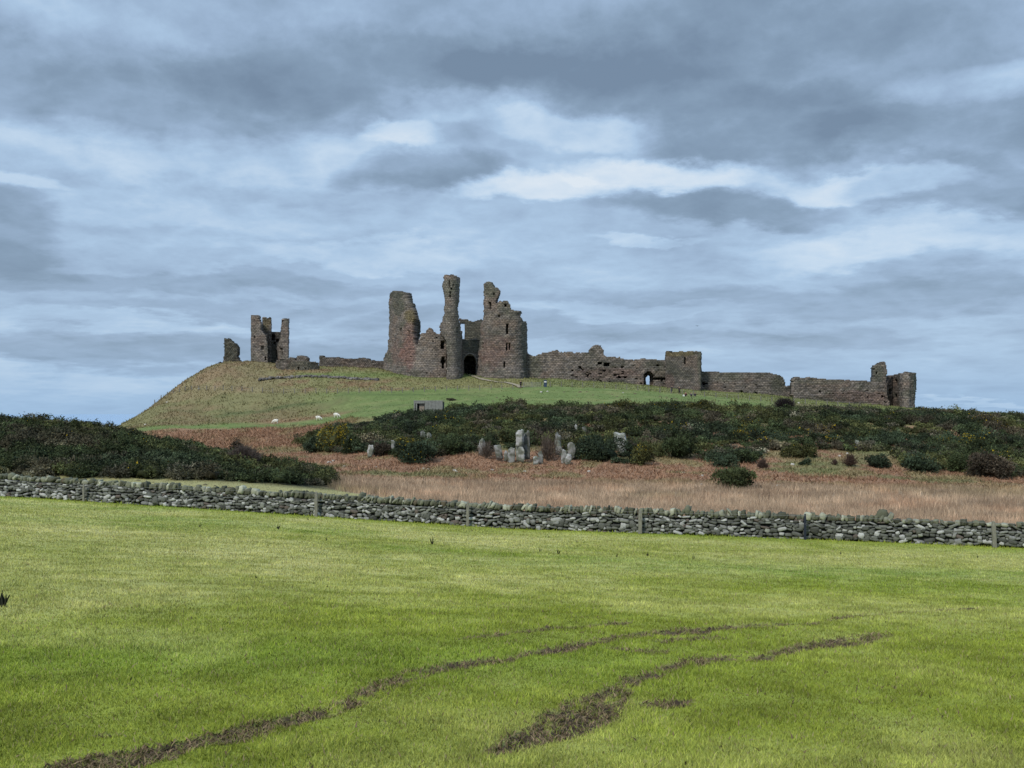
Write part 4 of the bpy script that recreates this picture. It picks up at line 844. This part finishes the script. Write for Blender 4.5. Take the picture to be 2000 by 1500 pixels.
for (px, py, w) in ((270,938,12),(300,942,9),(345,944,10),(375,945,9),(400,947,14),(420,949,10),(450,953,16),(478,953,14),(498,957,12),(523,952,10),(540,954,8),(235,936,9)):
    mound(px, py, w, 68, 90, 'low dark molehill on the grass strip behind the left of the wall', 'molehills behind the wall')
for (px, py, w) in ((1102,766,6),(1120,765,6),(1133,766,9),(1146,766,6),(1158,773,6),(1168,773,5),(1196,771,6),(1240,770,8),(1242,770,6),(1290,775,9),(1302,777,8),(1316,777,8),(1322,780,8),(1000,778,8),(970,777,6),(963,783,7),(1127,772,5),(1205,775,7)):
    mound(px, py, w, 200, 262, 'low dark molehill on the green slope below the curtain wall', 'molehills on the castle slope')
mound(1365,1228,30,6,40,'larger lump of dark churned earth beside the wheel rut',None,(.035,.027,.02))

# ------------------------------------------------------------------ gorse
def gorse_batch(bx, by, rad, hgt, nf, cols, fsz, flower, core=True, lumps=9, rng=None, local=False, zg=None):
    """leaf clumps on lumpy crowns, for many bushes at once"""
    r_ = rng or R; nb = len(bx); z = H(bx, by) if zg is None else zg
    th = r_.uniform(0, 2 * np.pi, (nb, lumps)); rr = np.sqrt(r_.uniform(0, 1, (nb, lumps))) * .76; lz = r_.uniform(.10, .80, (nb, lumps)) * (1 - .35 * rr**2)
    lr = r_.uniform(.20, .44, (nb, lumps)); lc = r_.lognormal(-.03, .32, (nb, lumps))
    bi = np.repeat(np.arange(nb), nf); n = len(bi); li = r_.integers(0, lumps, n)
    u = r_.normal(0, 1, (n, 3)); u[:, 2] = np.abs(u[:, 2]) * 1.2 - .55; u /= np.linalg.norm(u, axis=1)[:, None]
    cx_ = rr[bi, li] * np.cos(th[bi, li]); cy_ = rr[bi, li] * np.sin(th[bi, li]); L_ = lr[bi, li]; q = np.where(r_.uniform(0, 1, n) < .12, r_.uniform(1.05, 1.5, n), r_.uniform(.72, 1.12, n))
    p = np.stack([(cx_ + u[:, 0] * L_ * q) * rad[bi], (cy_ + u[:, 1] * L_ * q) * rad[bi], (lz[bi, li] + u[:, 2] * L_ * q * .85) * hgt[bi]], -1)
    p[:, 2] = np.maximum(p[:, 2], .04 * hgt[bi])
    a = np.cross(u + r_.normal(0, .5, (n, 3)), r_.normal(0, 1, (n, 3))); a /= np.linalg.norm(a, axis=1)[:, None] + 1e-9
    w_ = u + r_.normal(0, .55, (n, 3)); w_ /= np.linalg.norm(w_, axis=1)[:, None] + 1e-9
    s_ = fsz * r_.uniform(.6, 1.5, n) * (rad[bi] / 1.6) ** .3
    off = np.stack([bx[bi], by[bi], z[bi]], -1); p = p + off
    V = np.stack([p - a * (s_ * .45)[:, None], p + a * (s_ * .45)[:, None], p + w_ * s_[:, None]], 1).reshape(-1, 3)
    C = cols[bi] * (lc[bi, li] * r_.uniform(.78, 1.3, n))[:, None]; fl = (r_.uniform(0, 1, n) < flower[bi]) & (u[:, 2] > -.1); C[fl] = np.array([.42,.30,.02]) * r_.uniform(.5, 1.1, (fl.sum(), 1))
    C = np.repeat(C, 3, 0); Fq = (np.arange(n)[:, None] * 3 + [0, 1, 2])
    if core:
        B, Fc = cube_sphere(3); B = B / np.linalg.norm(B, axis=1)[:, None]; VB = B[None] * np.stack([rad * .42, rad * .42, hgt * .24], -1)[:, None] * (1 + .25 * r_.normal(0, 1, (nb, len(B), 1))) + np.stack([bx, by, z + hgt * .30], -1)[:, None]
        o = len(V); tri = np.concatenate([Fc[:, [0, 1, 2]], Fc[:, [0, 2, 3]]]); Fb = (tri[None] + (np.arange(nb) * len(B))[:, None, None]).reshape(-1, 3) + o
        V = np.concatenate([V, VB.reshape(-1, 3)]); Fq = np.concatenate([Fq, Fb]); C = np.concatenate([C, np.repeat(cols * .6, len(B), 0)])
    return V, Fq, C
G_DARK = np.array([.036,.048,.020]); G_OLV = np.array([.075,.078,.028]); G_BRN = np.array([.075,.060,.042]); G_BLUE = np.array([.033,.047,.026])
def gcols(x, y, rng):
    n = len(x); a = fbm(x / 7, y / 9, 0, 3, 120); b = fbm(x / 4, y / 5, 5, 3, 125); c_ = mixc(np.broadcast_to(G_DARK, (n, 3)), G_OLV, sstep(a + rng.normal(0, .12, n), 0, .5)); c_ = mixc(c_, G_BRN, sstep(b + rng.normal(0, .12, n), .12, .45) * .8)
    c_ = mixc(c_, G_BLUE, sstep(-a, .1, .4) * .8); v = np.exp(.75 * fbm(x / 2.6, y / 3.2, 2, 3, 127) + rng.normal(0, .28, n)); return np.where((rng.uniform(0, 1, n) < .05)[:, None], np.array([.085,.078,.055])[None], c_) * v[:, None]
# thicket on the scarp; its foot and crest follow these pixel lines
foot = lambda px: np.interp(px, [580,600,640,700,760,800,860,900,960,1050,1100,1120,1200,1250,1290,1310,1350,1380,1460,1490,1520,1600,1650,1740,1765,1850,1930,2000,2300], [862,876,884,886,890,896,892,882,878,874,893,898,903,906,892,882,885,902,906,886,880,892,882,882,912,925,934,935,935])
crest = lambda px: np.interp(px, [580,620,680,740,800,850,900,1000,1200,1330,1450,1560,1640,1720,1800,1900,2000,2300], [868,850,838,826,816,806,804,800,799,801,806,812,808,810,812,812,815,820])
rg = np.random.default_rng(21)
gx = rg.uniform(-35, 118, 9000); gy = rg.uniform(118, 214, 9000); gz2 = hbase(gx, gy); gpx, gpy = proj(gx, gy, gz2)
ok = (gpx > 585) & (gpy < foot(gpx)) & (gpy > crest(gpx) - 2) & (gx < .56 * gy)
for (a, b, ra, rb) in ((1058, 886, 36, 12), (1012, 884, 14, 12), (985, 888, 24, 8), (722, 888, 12, 12), (1600, 890, 60, 12), (1213, 862, 11, 9), (1090, 876, 10, 8), (1104, 892, 12, 8), (941, 872, 8, 6)): ok &= ((gpx - a) / ra)**2 + ((gpy - b) / rb)**2 > 1
gx, gy = gx[ok], gy[ok]; ordr = rg.permutation(len(gx)); ks = []
cell = {}
for i in ordr:                                                      # keep bushes about a metre and a half apart
    k = (int(gx[i] // 1.35), int(gy[i] // 1.6))
    if k in cell: continue
    cell[k] = 1; ks.append(i)
gx, gy = gx[ks], gy[ks]; n = len(gx); pass
gpx = proj(gx, gy, hbase(gx, gy))[0]; fl = np.clip(fbm(gx / 5, gy / 6, 0, 3, 130) - .38, 0, .5) * .5
hv = .5 + .5 * fbm(gx / 5, gy / 5, 0, 3, 140); rad = rg.uniform(.8, 1.6, n) * (.8 + .6 * hv); hg = rg.uniform(.8, 1.4, n) * (.25 + 2.0 * hv ** 1.5)
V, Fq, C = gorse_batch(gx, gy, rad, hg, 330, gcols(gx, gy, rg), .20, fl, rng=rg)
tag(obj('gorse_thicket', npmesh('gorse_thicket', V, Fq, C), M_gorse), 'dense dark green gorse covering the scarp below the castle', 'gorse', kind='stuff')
# thicket on the left mound
gx = rg.uniform(-52, -12, 5000); gy = rg.uniform(84, 122, 5000); gz2 = hbase(gx, gy); gpx, gpy = proj(gx, gy, gz2)
ok = (gpx < 640) & (gpy < np.interp(gpx, [-300,0,150,170,300,500,600,655], [990,990,960,930,935,943,948,950])) & (gx > -.56 * gy)
gx, gy = gx[ok], gy[ok]; ks = []; cell = {}
for i in rg.permutation(len(gx)):
    k = (int(gx[i] // 1.1), int(gy[i] // 1.25))
    if k in cell: continue
    cell[k] = 1; ks.append(i)
gx, gy = gx[ks], gy[ks]; n = len(gx); hv = .5 + .5 * fbm(gx / 3.5, gy / 3.5, 0, 3, 141)
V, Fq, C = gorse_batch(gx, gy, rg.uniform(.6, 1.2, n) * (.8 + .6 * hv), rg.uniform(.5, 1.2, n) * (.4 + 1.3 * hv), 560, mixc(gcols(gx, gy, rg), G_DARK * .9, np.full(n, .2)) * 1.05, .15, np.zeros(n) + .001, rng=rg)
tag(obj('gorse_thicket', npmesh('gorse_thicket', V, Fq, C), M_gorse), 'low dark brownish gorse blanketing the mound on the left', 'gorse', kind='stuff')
def bush(px, pyb, Y, wpx, hpx, label, col=G_DARK, flower=0., nf=1800, name='gorse_bush', cat='gorse bush', fsz=.17, seed=0):
    x = (px - CX) / F * Y; rgn = np.random.default_rng(int(px) + seed)
    z = float(H(x, Y)); V, Fq, C = gorse_batch(np.array([0.]), np.array([0.]), np.array([wpx / F * Y / 2 * .97]), np.array([max(.4, (HY - (pyb - hpx)) / F * Y - z) * .95]), nf, col[None], fsz, np.array([flower]), lumps=16, rng=rgn, zg=np.array([0.]))
    o = obj(name, npmesh(name, V, Fq, C), M_gorse); o.location = (x, Y, z); return tag(o, label, cat)
def fY(px, py, y0=100, y1=230): return hit(px, py, y0, y1)[1]
bush(1438,956,fY(1438,954),96,42,'lone rounded dark gorse bush standing alone in the brown bracken',G_DARK*1.1+G_OLV*.3,nf=5000)
bush(655,884,fY(655,880),70,62,'gorse bush covered in yellow flowers at the left end of the scarp',G_OLV,.26,4200)
bush(612,886,fY(612,884),56,36,'dark blue green gorse bush left of the yellow flowering one',G_BLUE,0,3000)
bush(690,886,fY(690,884),50,46,'dark gorse bush right of the yellow flowering one',G_DARK,.01,3000)
bush(812,904,fY(812,902),92,52,'big dark gorse bush bulging onto the bracken left of centre',G_BLUE,.02,5200)
bush(790,880,fY(790,878),50,30,'gorse bush with a patch of yellow bloom on the left part of the scarp',G_OLV,.15,2600)
bush(1253,909,fY(1253,907),50,46,'olive tinged gorse bush at the scarp foot right of the rocks',G_OLV,.05,3200)
bush(1175,898,fY(1175,896),110,50,'wide dark gorse bush just right of the fractured rocks',G_BLUE*1.05,.0,5200)
bush(1330,896,fY(1330,894),90,48,'dark gorse bush right of the olive tinged one at the scarp foot',G_DARK,.0,4200)
bush(1412,914,fY(1412,912),66,34,'low fresh green gorse bush at the scarp foot right of centre',G_BLUE*1.3,.0,3200)
bush(1455,905,fY(1455,903),50,28,'dark green gorse bush next to the low fresh green one',G_DARK*1.2,.0,2600)
bush(1562,896,fY(1562,894),74,30,'gorse bush spreading over a bare bank right of centre',G_OLV*.8,.01,3000)
bush(1573,911,fY(1573,909),26,16,'smallest round green gorse bush on the bare bank',G_BLUE,.0,1200)
bush(1712,914,fY(1712,912),56,28,'compact dark green gorse bush on the brown bank at right',G_BLUE*.95,.0,2800)
bush(1800,924,fY(1800,922),76,44,'green gorse bush right of the compact one',G_BLUE*1.15,.0,3600)
bush(1880,926,fY(1880,924),60,50,'tall green gorse bush near the right edge',G_DARK*1.2,.0,3600)
bush(1935,936,fY(1935,934),96,58,'largest brownish gorse bush at the right edge of the scarp foot',G_BRN*.8,.0,5200)
bush(1450,856,fY(1450,856,150,230),44,16,'gorse bush with bright yellow flowers midway up the right scarp',G_OLV,.22,1800)
bush(806,812,215,26,14,'small dark bush left of the concrete hut',G_DARK,.0,900)
bush(881,786,238,22,9,'small dark bush standing in grass above the concrete hut',G_BRN*.7,.0,700)
bush(1217,806,fY(1217,806,160,230),46,28,'tallest gorse bush on the crest of the scarp, below the curtain wall',G_OLV*.7,.02,2200)
bush(1367,806,fY(1367,806,160,230),44,26,'rounded gorse bush on the crest below the seated people',G_OLV*.8,.02,2200)
bush(1798,806,fY(1798,804,180,250),30,14,'dark bush right of the foot of the corner tower',G_DARK,.0,1000)
bush(1888,812,fY(1888,810,180,250),40,14,'dark bush on the skyline between the corner tower and the right edge',G_BRN*.7,.0,1200)
bush(213,836,112,22,16,'little dark bush on the mound where it meets the castle hill',G_DARK,.0,900)
bush(463,884,108,34,28,'dark bush sticking up from the right part of the left mound',G_BRN*.7,.0,1600)
bush(430,716,296,8,7,'tiny dark bush on the steep left end of the castle hill',G_BRN*.6,.0,300)

# bare twiggy shrubs
def shrub(px, pyb, Y, wpx, hpx, label, col, ntw=260, seed=1, name='bare_shrub'):
    rgn = np.random.default_rng(seed + int(px)); x = (px - CX) / F * Y; z = float(H(x, Y)); w = wpx / F * Y; h = max(.5, (HY - (pyb - hpx)) / F * Y - z); root = empty(name, (x, Y, z), label, 'shrub')
    V, Fq = [], []
    def stick(a, b, r0, r1):
        a, b = np.array(a), np.array(b); d = b - a; d = d / (np.linalg.norm(d) + 1e-9); e = np.cross(d, rgn.normal(0, 1, 3)); e /= np.linalg.norm(e) + 1e-9; f = np.cross(d, e); o = len(V)
        for c_, rr_ in ((a, r0), (b, r1)):
            for k in range(3): t = k * 2.094; V.append(c_ + (e * math.cos(t) + f * math.sin(t)) * rr_)
        for k in range(3): Fq.append((o + k, o + (k + 1) % 3, o + 3 + (k + 1) % 3, o + 3 + k))
    for k in range(14):
        th = rgn.uniform(0, 6.28); stick((0, 0, -.1), (math.cos(th) * w * .28 * rgn.uniform(.3, 1), math.sin(th) * w * .28, h * .55), .05, .025)
    me = npmesh('stem', np.array(V), np.array(Fq), np.tile(col, (len(V), 1))); obj('stem', me, M_dry, root); V, Fq = [], []
    for k in range(ntw):
        th, q = rgn.uniform(0, 6.28), rgn.uniform(0, 1) ** .5; el_ = rgn.uniform(.15, 1.45)
        t = np.array([math.cos(th) * math.cos(el_) * w / 2, math.sin(th) * math.cos(el_) * w / 2, .2 * h + math.sin(el_) * h * .8]) * rgn.uniform(.45, 1.12)
        a = t * rgn.uniform(.35, .6); stick(a, t, .03, .012)
        for j in range(3): b = a + (t - a) * rgn.uniform(.3, .8); stick(b, b + rgn.normal(0, 1, 3) * w * .07 + (t - a) * .3, .02, .01)
    me = npmesh('twigs', np.array(V), np.array(Fq), np.tile(col, (len(V), 1)) * rgn.uniform(.7, 1.3, (len(V), 1))); obj('twigs', me, M_dry, root)
bush(955,882,fY(955,880),44,30,'dark gorse bush behind the mossy rock pillar left of the tall pale pillar',G_DARK,.0,2400)
bush(998,880,fY(998,866),50,40,'olive gorse bush above the squat mossy block beside the tall rock pillar',G_OLV*.7,.0,2600)
bush(884,892,fY(884,886),70,44,'dark gorse bush between the big bulging bush and the rounded pale boulder',G_DARK*1.1,.0,3200)
bush(744,896,fY(744,890),44,34,'small dark gorse bush just right of the leftmost upright pale rock',G_BRN*.7,.0,2200)
bush(1130,890,fY(1130,884),50,34,'olive gorse bush hanging over the fractured rocks',G_OLV*.8,.02,2600)
bush(1060,872,fY(1060,868),60,34,'brown gorse bush between the tall pale pillar and the perched white boulder',G_BRN,.0,2600)
shrub(1533, 812, 222, 46, 34, 'bare dark purple brown shrub standing above the gorse below the curtain wall', np.array([.035,.028,.03]), 700)
shrub(1490, 917, fY(1490, 915), 24, 20, 'small bare brown shrub on the bank right of the low fresh green gorse', np.array([.10,.07,.055]))
shrub(1660, 914, fY(1660, 912), 34, 26, 'bare reddish brown shrub left of the compact gorse bush', np.array([.10,.065,.05]))
shrub(1630, 912, fY(1630, 910), 16, 14, 'tiny bare brown shrub beside a larger reddish one', np.array([.09,.06,.05]), 120)
shrub(1070, 884, 141.5, 60, 34, 'tangled bare bramble between the tall rock pillar and the fractured rocks', np.array([.15,.115,.09]), 170)
shrub(950, 886, 143, 48, 26, 'tangled brown bramble left of the mossy rock pillar', np.array([.15,.12,.095]), 130)
shrub(475, 908, 99, 70, 34, 'pale grey brown leafless shrub on the slope of the left mound', np.array([.12,.095,.08]), 900)

# ------------------------------------------------------------------ concrete hut in the gorse
hut = empty('concrete_hut', P(834, 812, 206), 'small square grey concrete hut with an open doorway, half buried in gorse', 'hut')
hY = 206; hx0, hx1 = (808 - CX) / F * hY, (864 - CX) / F * hY; hz0 = float(hbase(hx0, hY)) - .6; hz1 = (HY - 783.5) / F * hY
def slab(name, x0, x1, y0, y1, z0, z1, mat=None): return rbox(name, mat or M_conc, hut, ((x0 + x1) / 2 - hut.location.x, (y0 + y1) / 2 - hut.location.y, (z0 + z1) / 2 - hut.location.z), x1 - x0, y1 - y0, z1 - z0, .03)
M_concd = mat_plain('stained_concrete', (.10,.11,.095), .9, .1, 1.8, .5)
slab('door_post', hx0, hx0 + .22, hY, hY + .3, hz0, hz1); slab('door_post', hx0 + .36, hx0 + .62, hY, hY + .3, hz0, hz1 - .45)
slab('lintel', hx0 + .22, hx0 + 2.0, hY + .02, hY + .3, hz1 - .42, hz1 - .03)
slab('front_wall', hx0 + 1.0, hx0 + 1.9, hY + .5, hY + .8, hz0, hz1 - .42, mat_plain('flaking_render', (.26,.22,.18), .9, .1, 3.5, .6))
for k, c_ in enumerate((M_conc, M_concd, M_concd, M_conc, M_concd)): slab('wall_panel', hx0 + 2.0 + k * .66, hx0 + 2.64 + k * .66, hY + .1 + .02 * (k % 2), hY + .4, hz0, hz1 - .02 * (k % 3))
slab('back_wall', hx0, hx1 + .15, hY + 3.2, hY + 3.5, hz0, hz1 - .1); slab('side_wall', hx0 - .02, hx0 + .25, hY + .31, hY + 3.19, hz0, hz1 - .1)
slab('roof_slab', hx0 - .1, hx1 + .2, hY + .42, hY + 3.6, hz1 + .003, hz1 + .13)

# ------------------------------------------------------------------ sheep
def skinned(name, verts, edges, radii, mat, parent=None, sub=2, root=0):
    me = bpy.data.meshes.new(name); me.from_pydata(verts, edges, []); o = obj(name, me, mat, parent)
    md = o.modifiers.new('skin', 'SKIN'); md.use_smooth_shade = True
    for k, r_ in enumerate(radii):
        sv_ = me.skin_vertices[0].data[k]; sv_.radius = (r_, r_) if not isinstance(r_, tuple) else r_; sv_.use_root = (k == root)
    s2 = o.modifiers.new('sub', 'SUBSURF'); s2.levels = sub; s2.render_levels = sub; return o
def sheep(px, py, label, ang, graze=True, size=1.):
    x, y = hit(px, py, 180, 300); z = float(H(x, y)); root = empty('sheep', (x, y, z), label, 'sheep', 'sheep grazing on the castle hill'); root.rotation_euler = (0, 0, ang); root.scale = (size,) * 3
    hd = [(-.52,0,.66),(-.70,0,.48 if graze else .88),(-.80,0,.24 if graze else .92),(-.90,0,.14 if graze else .86)]
    v = [(0,0,.72),(.28,0,.74),(.52,0,.70),(.62,0,.60),(-.28,0,.72)] + hd
    e = [(0,1),(1,2),(2,3),(0,4),(4,5),(5,6),(6,7),(7,8)]; r = [.34,.35,.29,.12,.31,.21,.14,.11,.06]
    for sx in (.42, -.34):
        for sy in (.16, -.16):
            b = len(v); v += [(sx, sy, .48), (sx + .05, sy, .26), (sx - .01, sy, .0)]; e += [(1 if sx > 0 else 4, b), (b, b + 1), (b + 1, b + 2)]; r += [.10, .05, .04]
    skinned('body', v, e, r, M_wool, root)
    for sy in (.1, -.1):
        h_ = hd[2]; skinned('ear', [(h_[0] + .06, sy, h_[2] + .06), (h_[0] + .08, sy * 2.0, h_[2] + .07)], [(0, 1)], [.03, .02], M_wool, root, 1)
sheep(538, 826, 'lowest grazing white sheep, leftmost of the three on the castle hill', 0.1, size=.88)
sheep(622, 821, 'white sheep in the middle of the three on the castle hill', 3.2, size=.88)
sheep(657, 816, 'white sheep highest and rightmost of the three, near the yellow gorse', 3.0, True, size=.9)

# ------------------------------------------------------------------ people
M_skin = mat_plain('skin', (.42,.26,.19), .6); M_navy = mat_plain('navy_cloth', (.02,.024,.035)); M_black = mat_plain('black_cloth', (.014,.014,.016)); M_red = mat_plain('plum_cloth', (.16,.05,.05)); M_hair = mat_plain('hair', (.03,.02,.014)); M_grey = mat_plain('grey_cloth', (.08,.085,.09)); M_pale = mat_plain('pale_cloth', (.5,.47,.44))
def person(px, py, label, jacket, trousers, pose='stand', ang=0., arm=0., pack=None):
    x, y = hit(px, py, 225, 300); z = float(H(x, y)); root = empty('person', (x, y, z), label, 'person', None); root.rotation_euler = (0, 0, ang)
    if pose == 'sit': hip, dz_ = .12, -.78; kn_ = [(.1,-.38,.48),(-.1,-.38,.48)]; an = [(.1,-.62,.08),(-.1,-.62,.08)]
    else: hip, dz_ = .92, 0; kn_ = [(.11,-.03,.50),(-.11,.02,.50)]; an = [(.13,.06,.09),(-.12,-.06,.09)]
    t = lambda p: (p[0], p[1], p[2] + (hip - .92))
    V = [t((0,0,.95)), t((0,0,1.15)), t((0,-.01,1.40)), t((0,-.01,1.50)), t((0,-.02,1.60)), t((0,-.03,1.72))]; r = [.13,.13,.14,.055,.10,.085]; E = [(0,1),(1,2),(2,3),(3,4),(4,5)]
    sh = [t((.19,0,1.42)), t((-.19,0,1.42))]; el_ = [t((.27,-.03,1.14)), t((-.27,-.03 - .1 * arm,1.14 + .1 * arm))]; ha = [t((.24,-.16,.92)), t((-.24 - .25 * arm,-.2,.94 + .3 * arm))]
    if pose == 'sit': ha = [(.14,-.40,.50), (-.14,-.40,.50)]; el_ = [(.27,-.16,.34), (-.27,-.16,.34)]
    for k in range(2):
        b = len(V); V += [sh[k], el_[k], ha[k]]; E += [(2, b), (b, b+1), (b+1, b+2)]; r += [.065, .045, .03]
    for k in range(2):
        b = len(V); sx = .1 if k == 0 else -.1; V += [t((sx,0,.90)), kn_[k], an[k], (an[k][0], an[k][1] - .2, an[k][2] - .04)]; E += [(0, b), (b, b+1), (b+1, b+2), (b+2, b+3)]; r += [.095, .065, .045, .04]
    skinned('body', V, E, r, M_skin, root)
    jv = [V[0], V[1], V[2]] + V[6:12]; je = [(0,1),(1,2),(2,3),(3,4),(4,5),(2,6),(6,7),(7,8)]; skinned('jacket', jv, je, [.17,.17,.175,.09,.065,.05,.09,.065,.05], jacket, root)
    tv = [V[0]] + V[12:15] + V[16:19]; te = [(0,1),(1,2),(2,3),(0,4),(4,5),(5,6)]; skinned('trousers', tv, te, [.15,.115,.085,.065,.115,.085,.065], trousers, root)
    skinned('hair', [t((0,.0,1.66)), t((0,.0,1.76))], [(0,1)], [.105,.085], M_hair, root)
    if pack: rbox('backpack', pack, root, t((0,.22,1.25)), .30, .20, .48, .06)
person(1017, 757, 'person in black standing at the foot of the path by the gate', M_black, M_black, ang=.4)
person(1312, 768, 'person in navy standing with one arm raised below the wall tower, leftmost of the group', M_navy, M_navy, ang=1.2, arm=1)
person(1327, 770, 'person in black standing with a backpack beside the seated people', M_black, M_black, ang=-.5, pack=M_black)
person(1339, 773.5, 'person in plum top seated on the grass, next to a standing person with a backpack', M_red, M_black, 'sit', .3)
person(1350, 773.5, 'person in grey top seated on the grass, middle of the three seated', M_grey, M_black, 'sit', -.1)
person(1357.5, 773.5, 'person in black seated on the grass, rightmost of the three seated', M_black, M_navy, 'sit', -.2)
bx_, by_ = hit(1335, 773.5, 225, 300)
bag = empty('bag', (bx_, by_, float(H(bx_, by_))), 'small white bag on the grass beside the seated person in plum', 'bag'); rbox('bag_body', M_white, bag, (0, -.3, .17), .42, .3, .34, .08)
for sy in (-.1, .1): tube('strap', [(sy, -.3, .3), (sy, -.25, .48), (sy * -.2, -.3, .42)], .015, M_white, bag, 4)

# ------------------------------------------------------------------ weeds in the field
def weed(px, py, h, label, n=7, seed=0, leaf=True, group=None):
    x, y = hit(px, py, 3, 62); z = float(H(x, y)); rgn = np.random.default_rng(seed + int(px)); V, Fq = [], []; hgt = h / F * y
    for k in range(n):
        th = rgn.uniform(0, 6.28); q = rgn.uniform(.05, .35) * hgt; hh_ = hgt * (1 if k == 0 else rgn.uniform(.35, .85)); a = np.array([0, 0, -.03]); b = np.array([math.cos(th) * q * (0 if k == 0 else 1.4), math.sin(th) * q, hh_])
        m_ = (a + b) / 2 + rgn.normal(0, .06, 3) * hgt; w = max(.004, .05 * hgt); o = len(V); pp = [a, m_, b]
        for p_, ww_ in zip(pp, (w * .8, w * 1.5 if leaf and k else w, w * .4)): V += [p_ - np.array([ww_, .3 * ww_, 0]), p_ + np.array([ww_, -.3 * ww_, 0]), p_ + np.array([0, ww_, 0])]
        for j in range(2):
            for i in range(3): Fq.append((o + j*3 + i, o + j*3 + (i+1) % 3, o + j*3 + 3 + (i+1) % 3, o + j*3 + 3 + i))
    o = obj('weed', npmesh('weed', np.array(V), np.array(Fq), np.tile([.03,.033,.022], (len(V), 1))), M_dry); o.location = (x, y, z); tag(o, label, 'weed', group)
weed(6, 1188, 34, 'blackened dead thistle at the left edge of the field', 13)
weed(1090, 1083, 12, 'dark upright weed in front of the wall between two wooden posts, near the field centre', 6)
weed(1265, 1086, 9, 'dark clump of weed below the post at the middle right of the wall', 8)
for (px, py, h) in ((391,1030,8),(543,1034,12),(602,1016,7),(638,1056,8),(640,1150,6),(845,1064,16),(1055,1078,9),(1355,1092,9),(1642,1083,7),(1909,1090,7),(257,1332,9),(1205,1088,8),(1127,1060,6),(185,998,7),(500,1130,7)):
    weed(px, py, h, 'small dark weed poking out of the pasture', 5, group='small weeds in the field')

# ------------------------------------------------------------------ a gull
bv = [(-.62,0,.10),(-.3,.02,.16),(0,.0,.05),(.3,.02,.16),(.62,0,.10),(0,.3,.0),(0,-.28,.03)]
gu = skinned('bird', bv, [(0,1),(1,2),(2,3),(3,4),(2,5),(2,6)], [(.02,.02),(.05,.03),(.07,.07),(.05,.03),(.02,.02),(.04,.03),(.05,.05)], M_black, sub=1, root=2)
gu.scale = (.55, .55, .55); gu.location = tuple(P(1362, 637, 190)); tag(gu, 'tiny dark bird flying in the sky above the wall tower', 'bird')
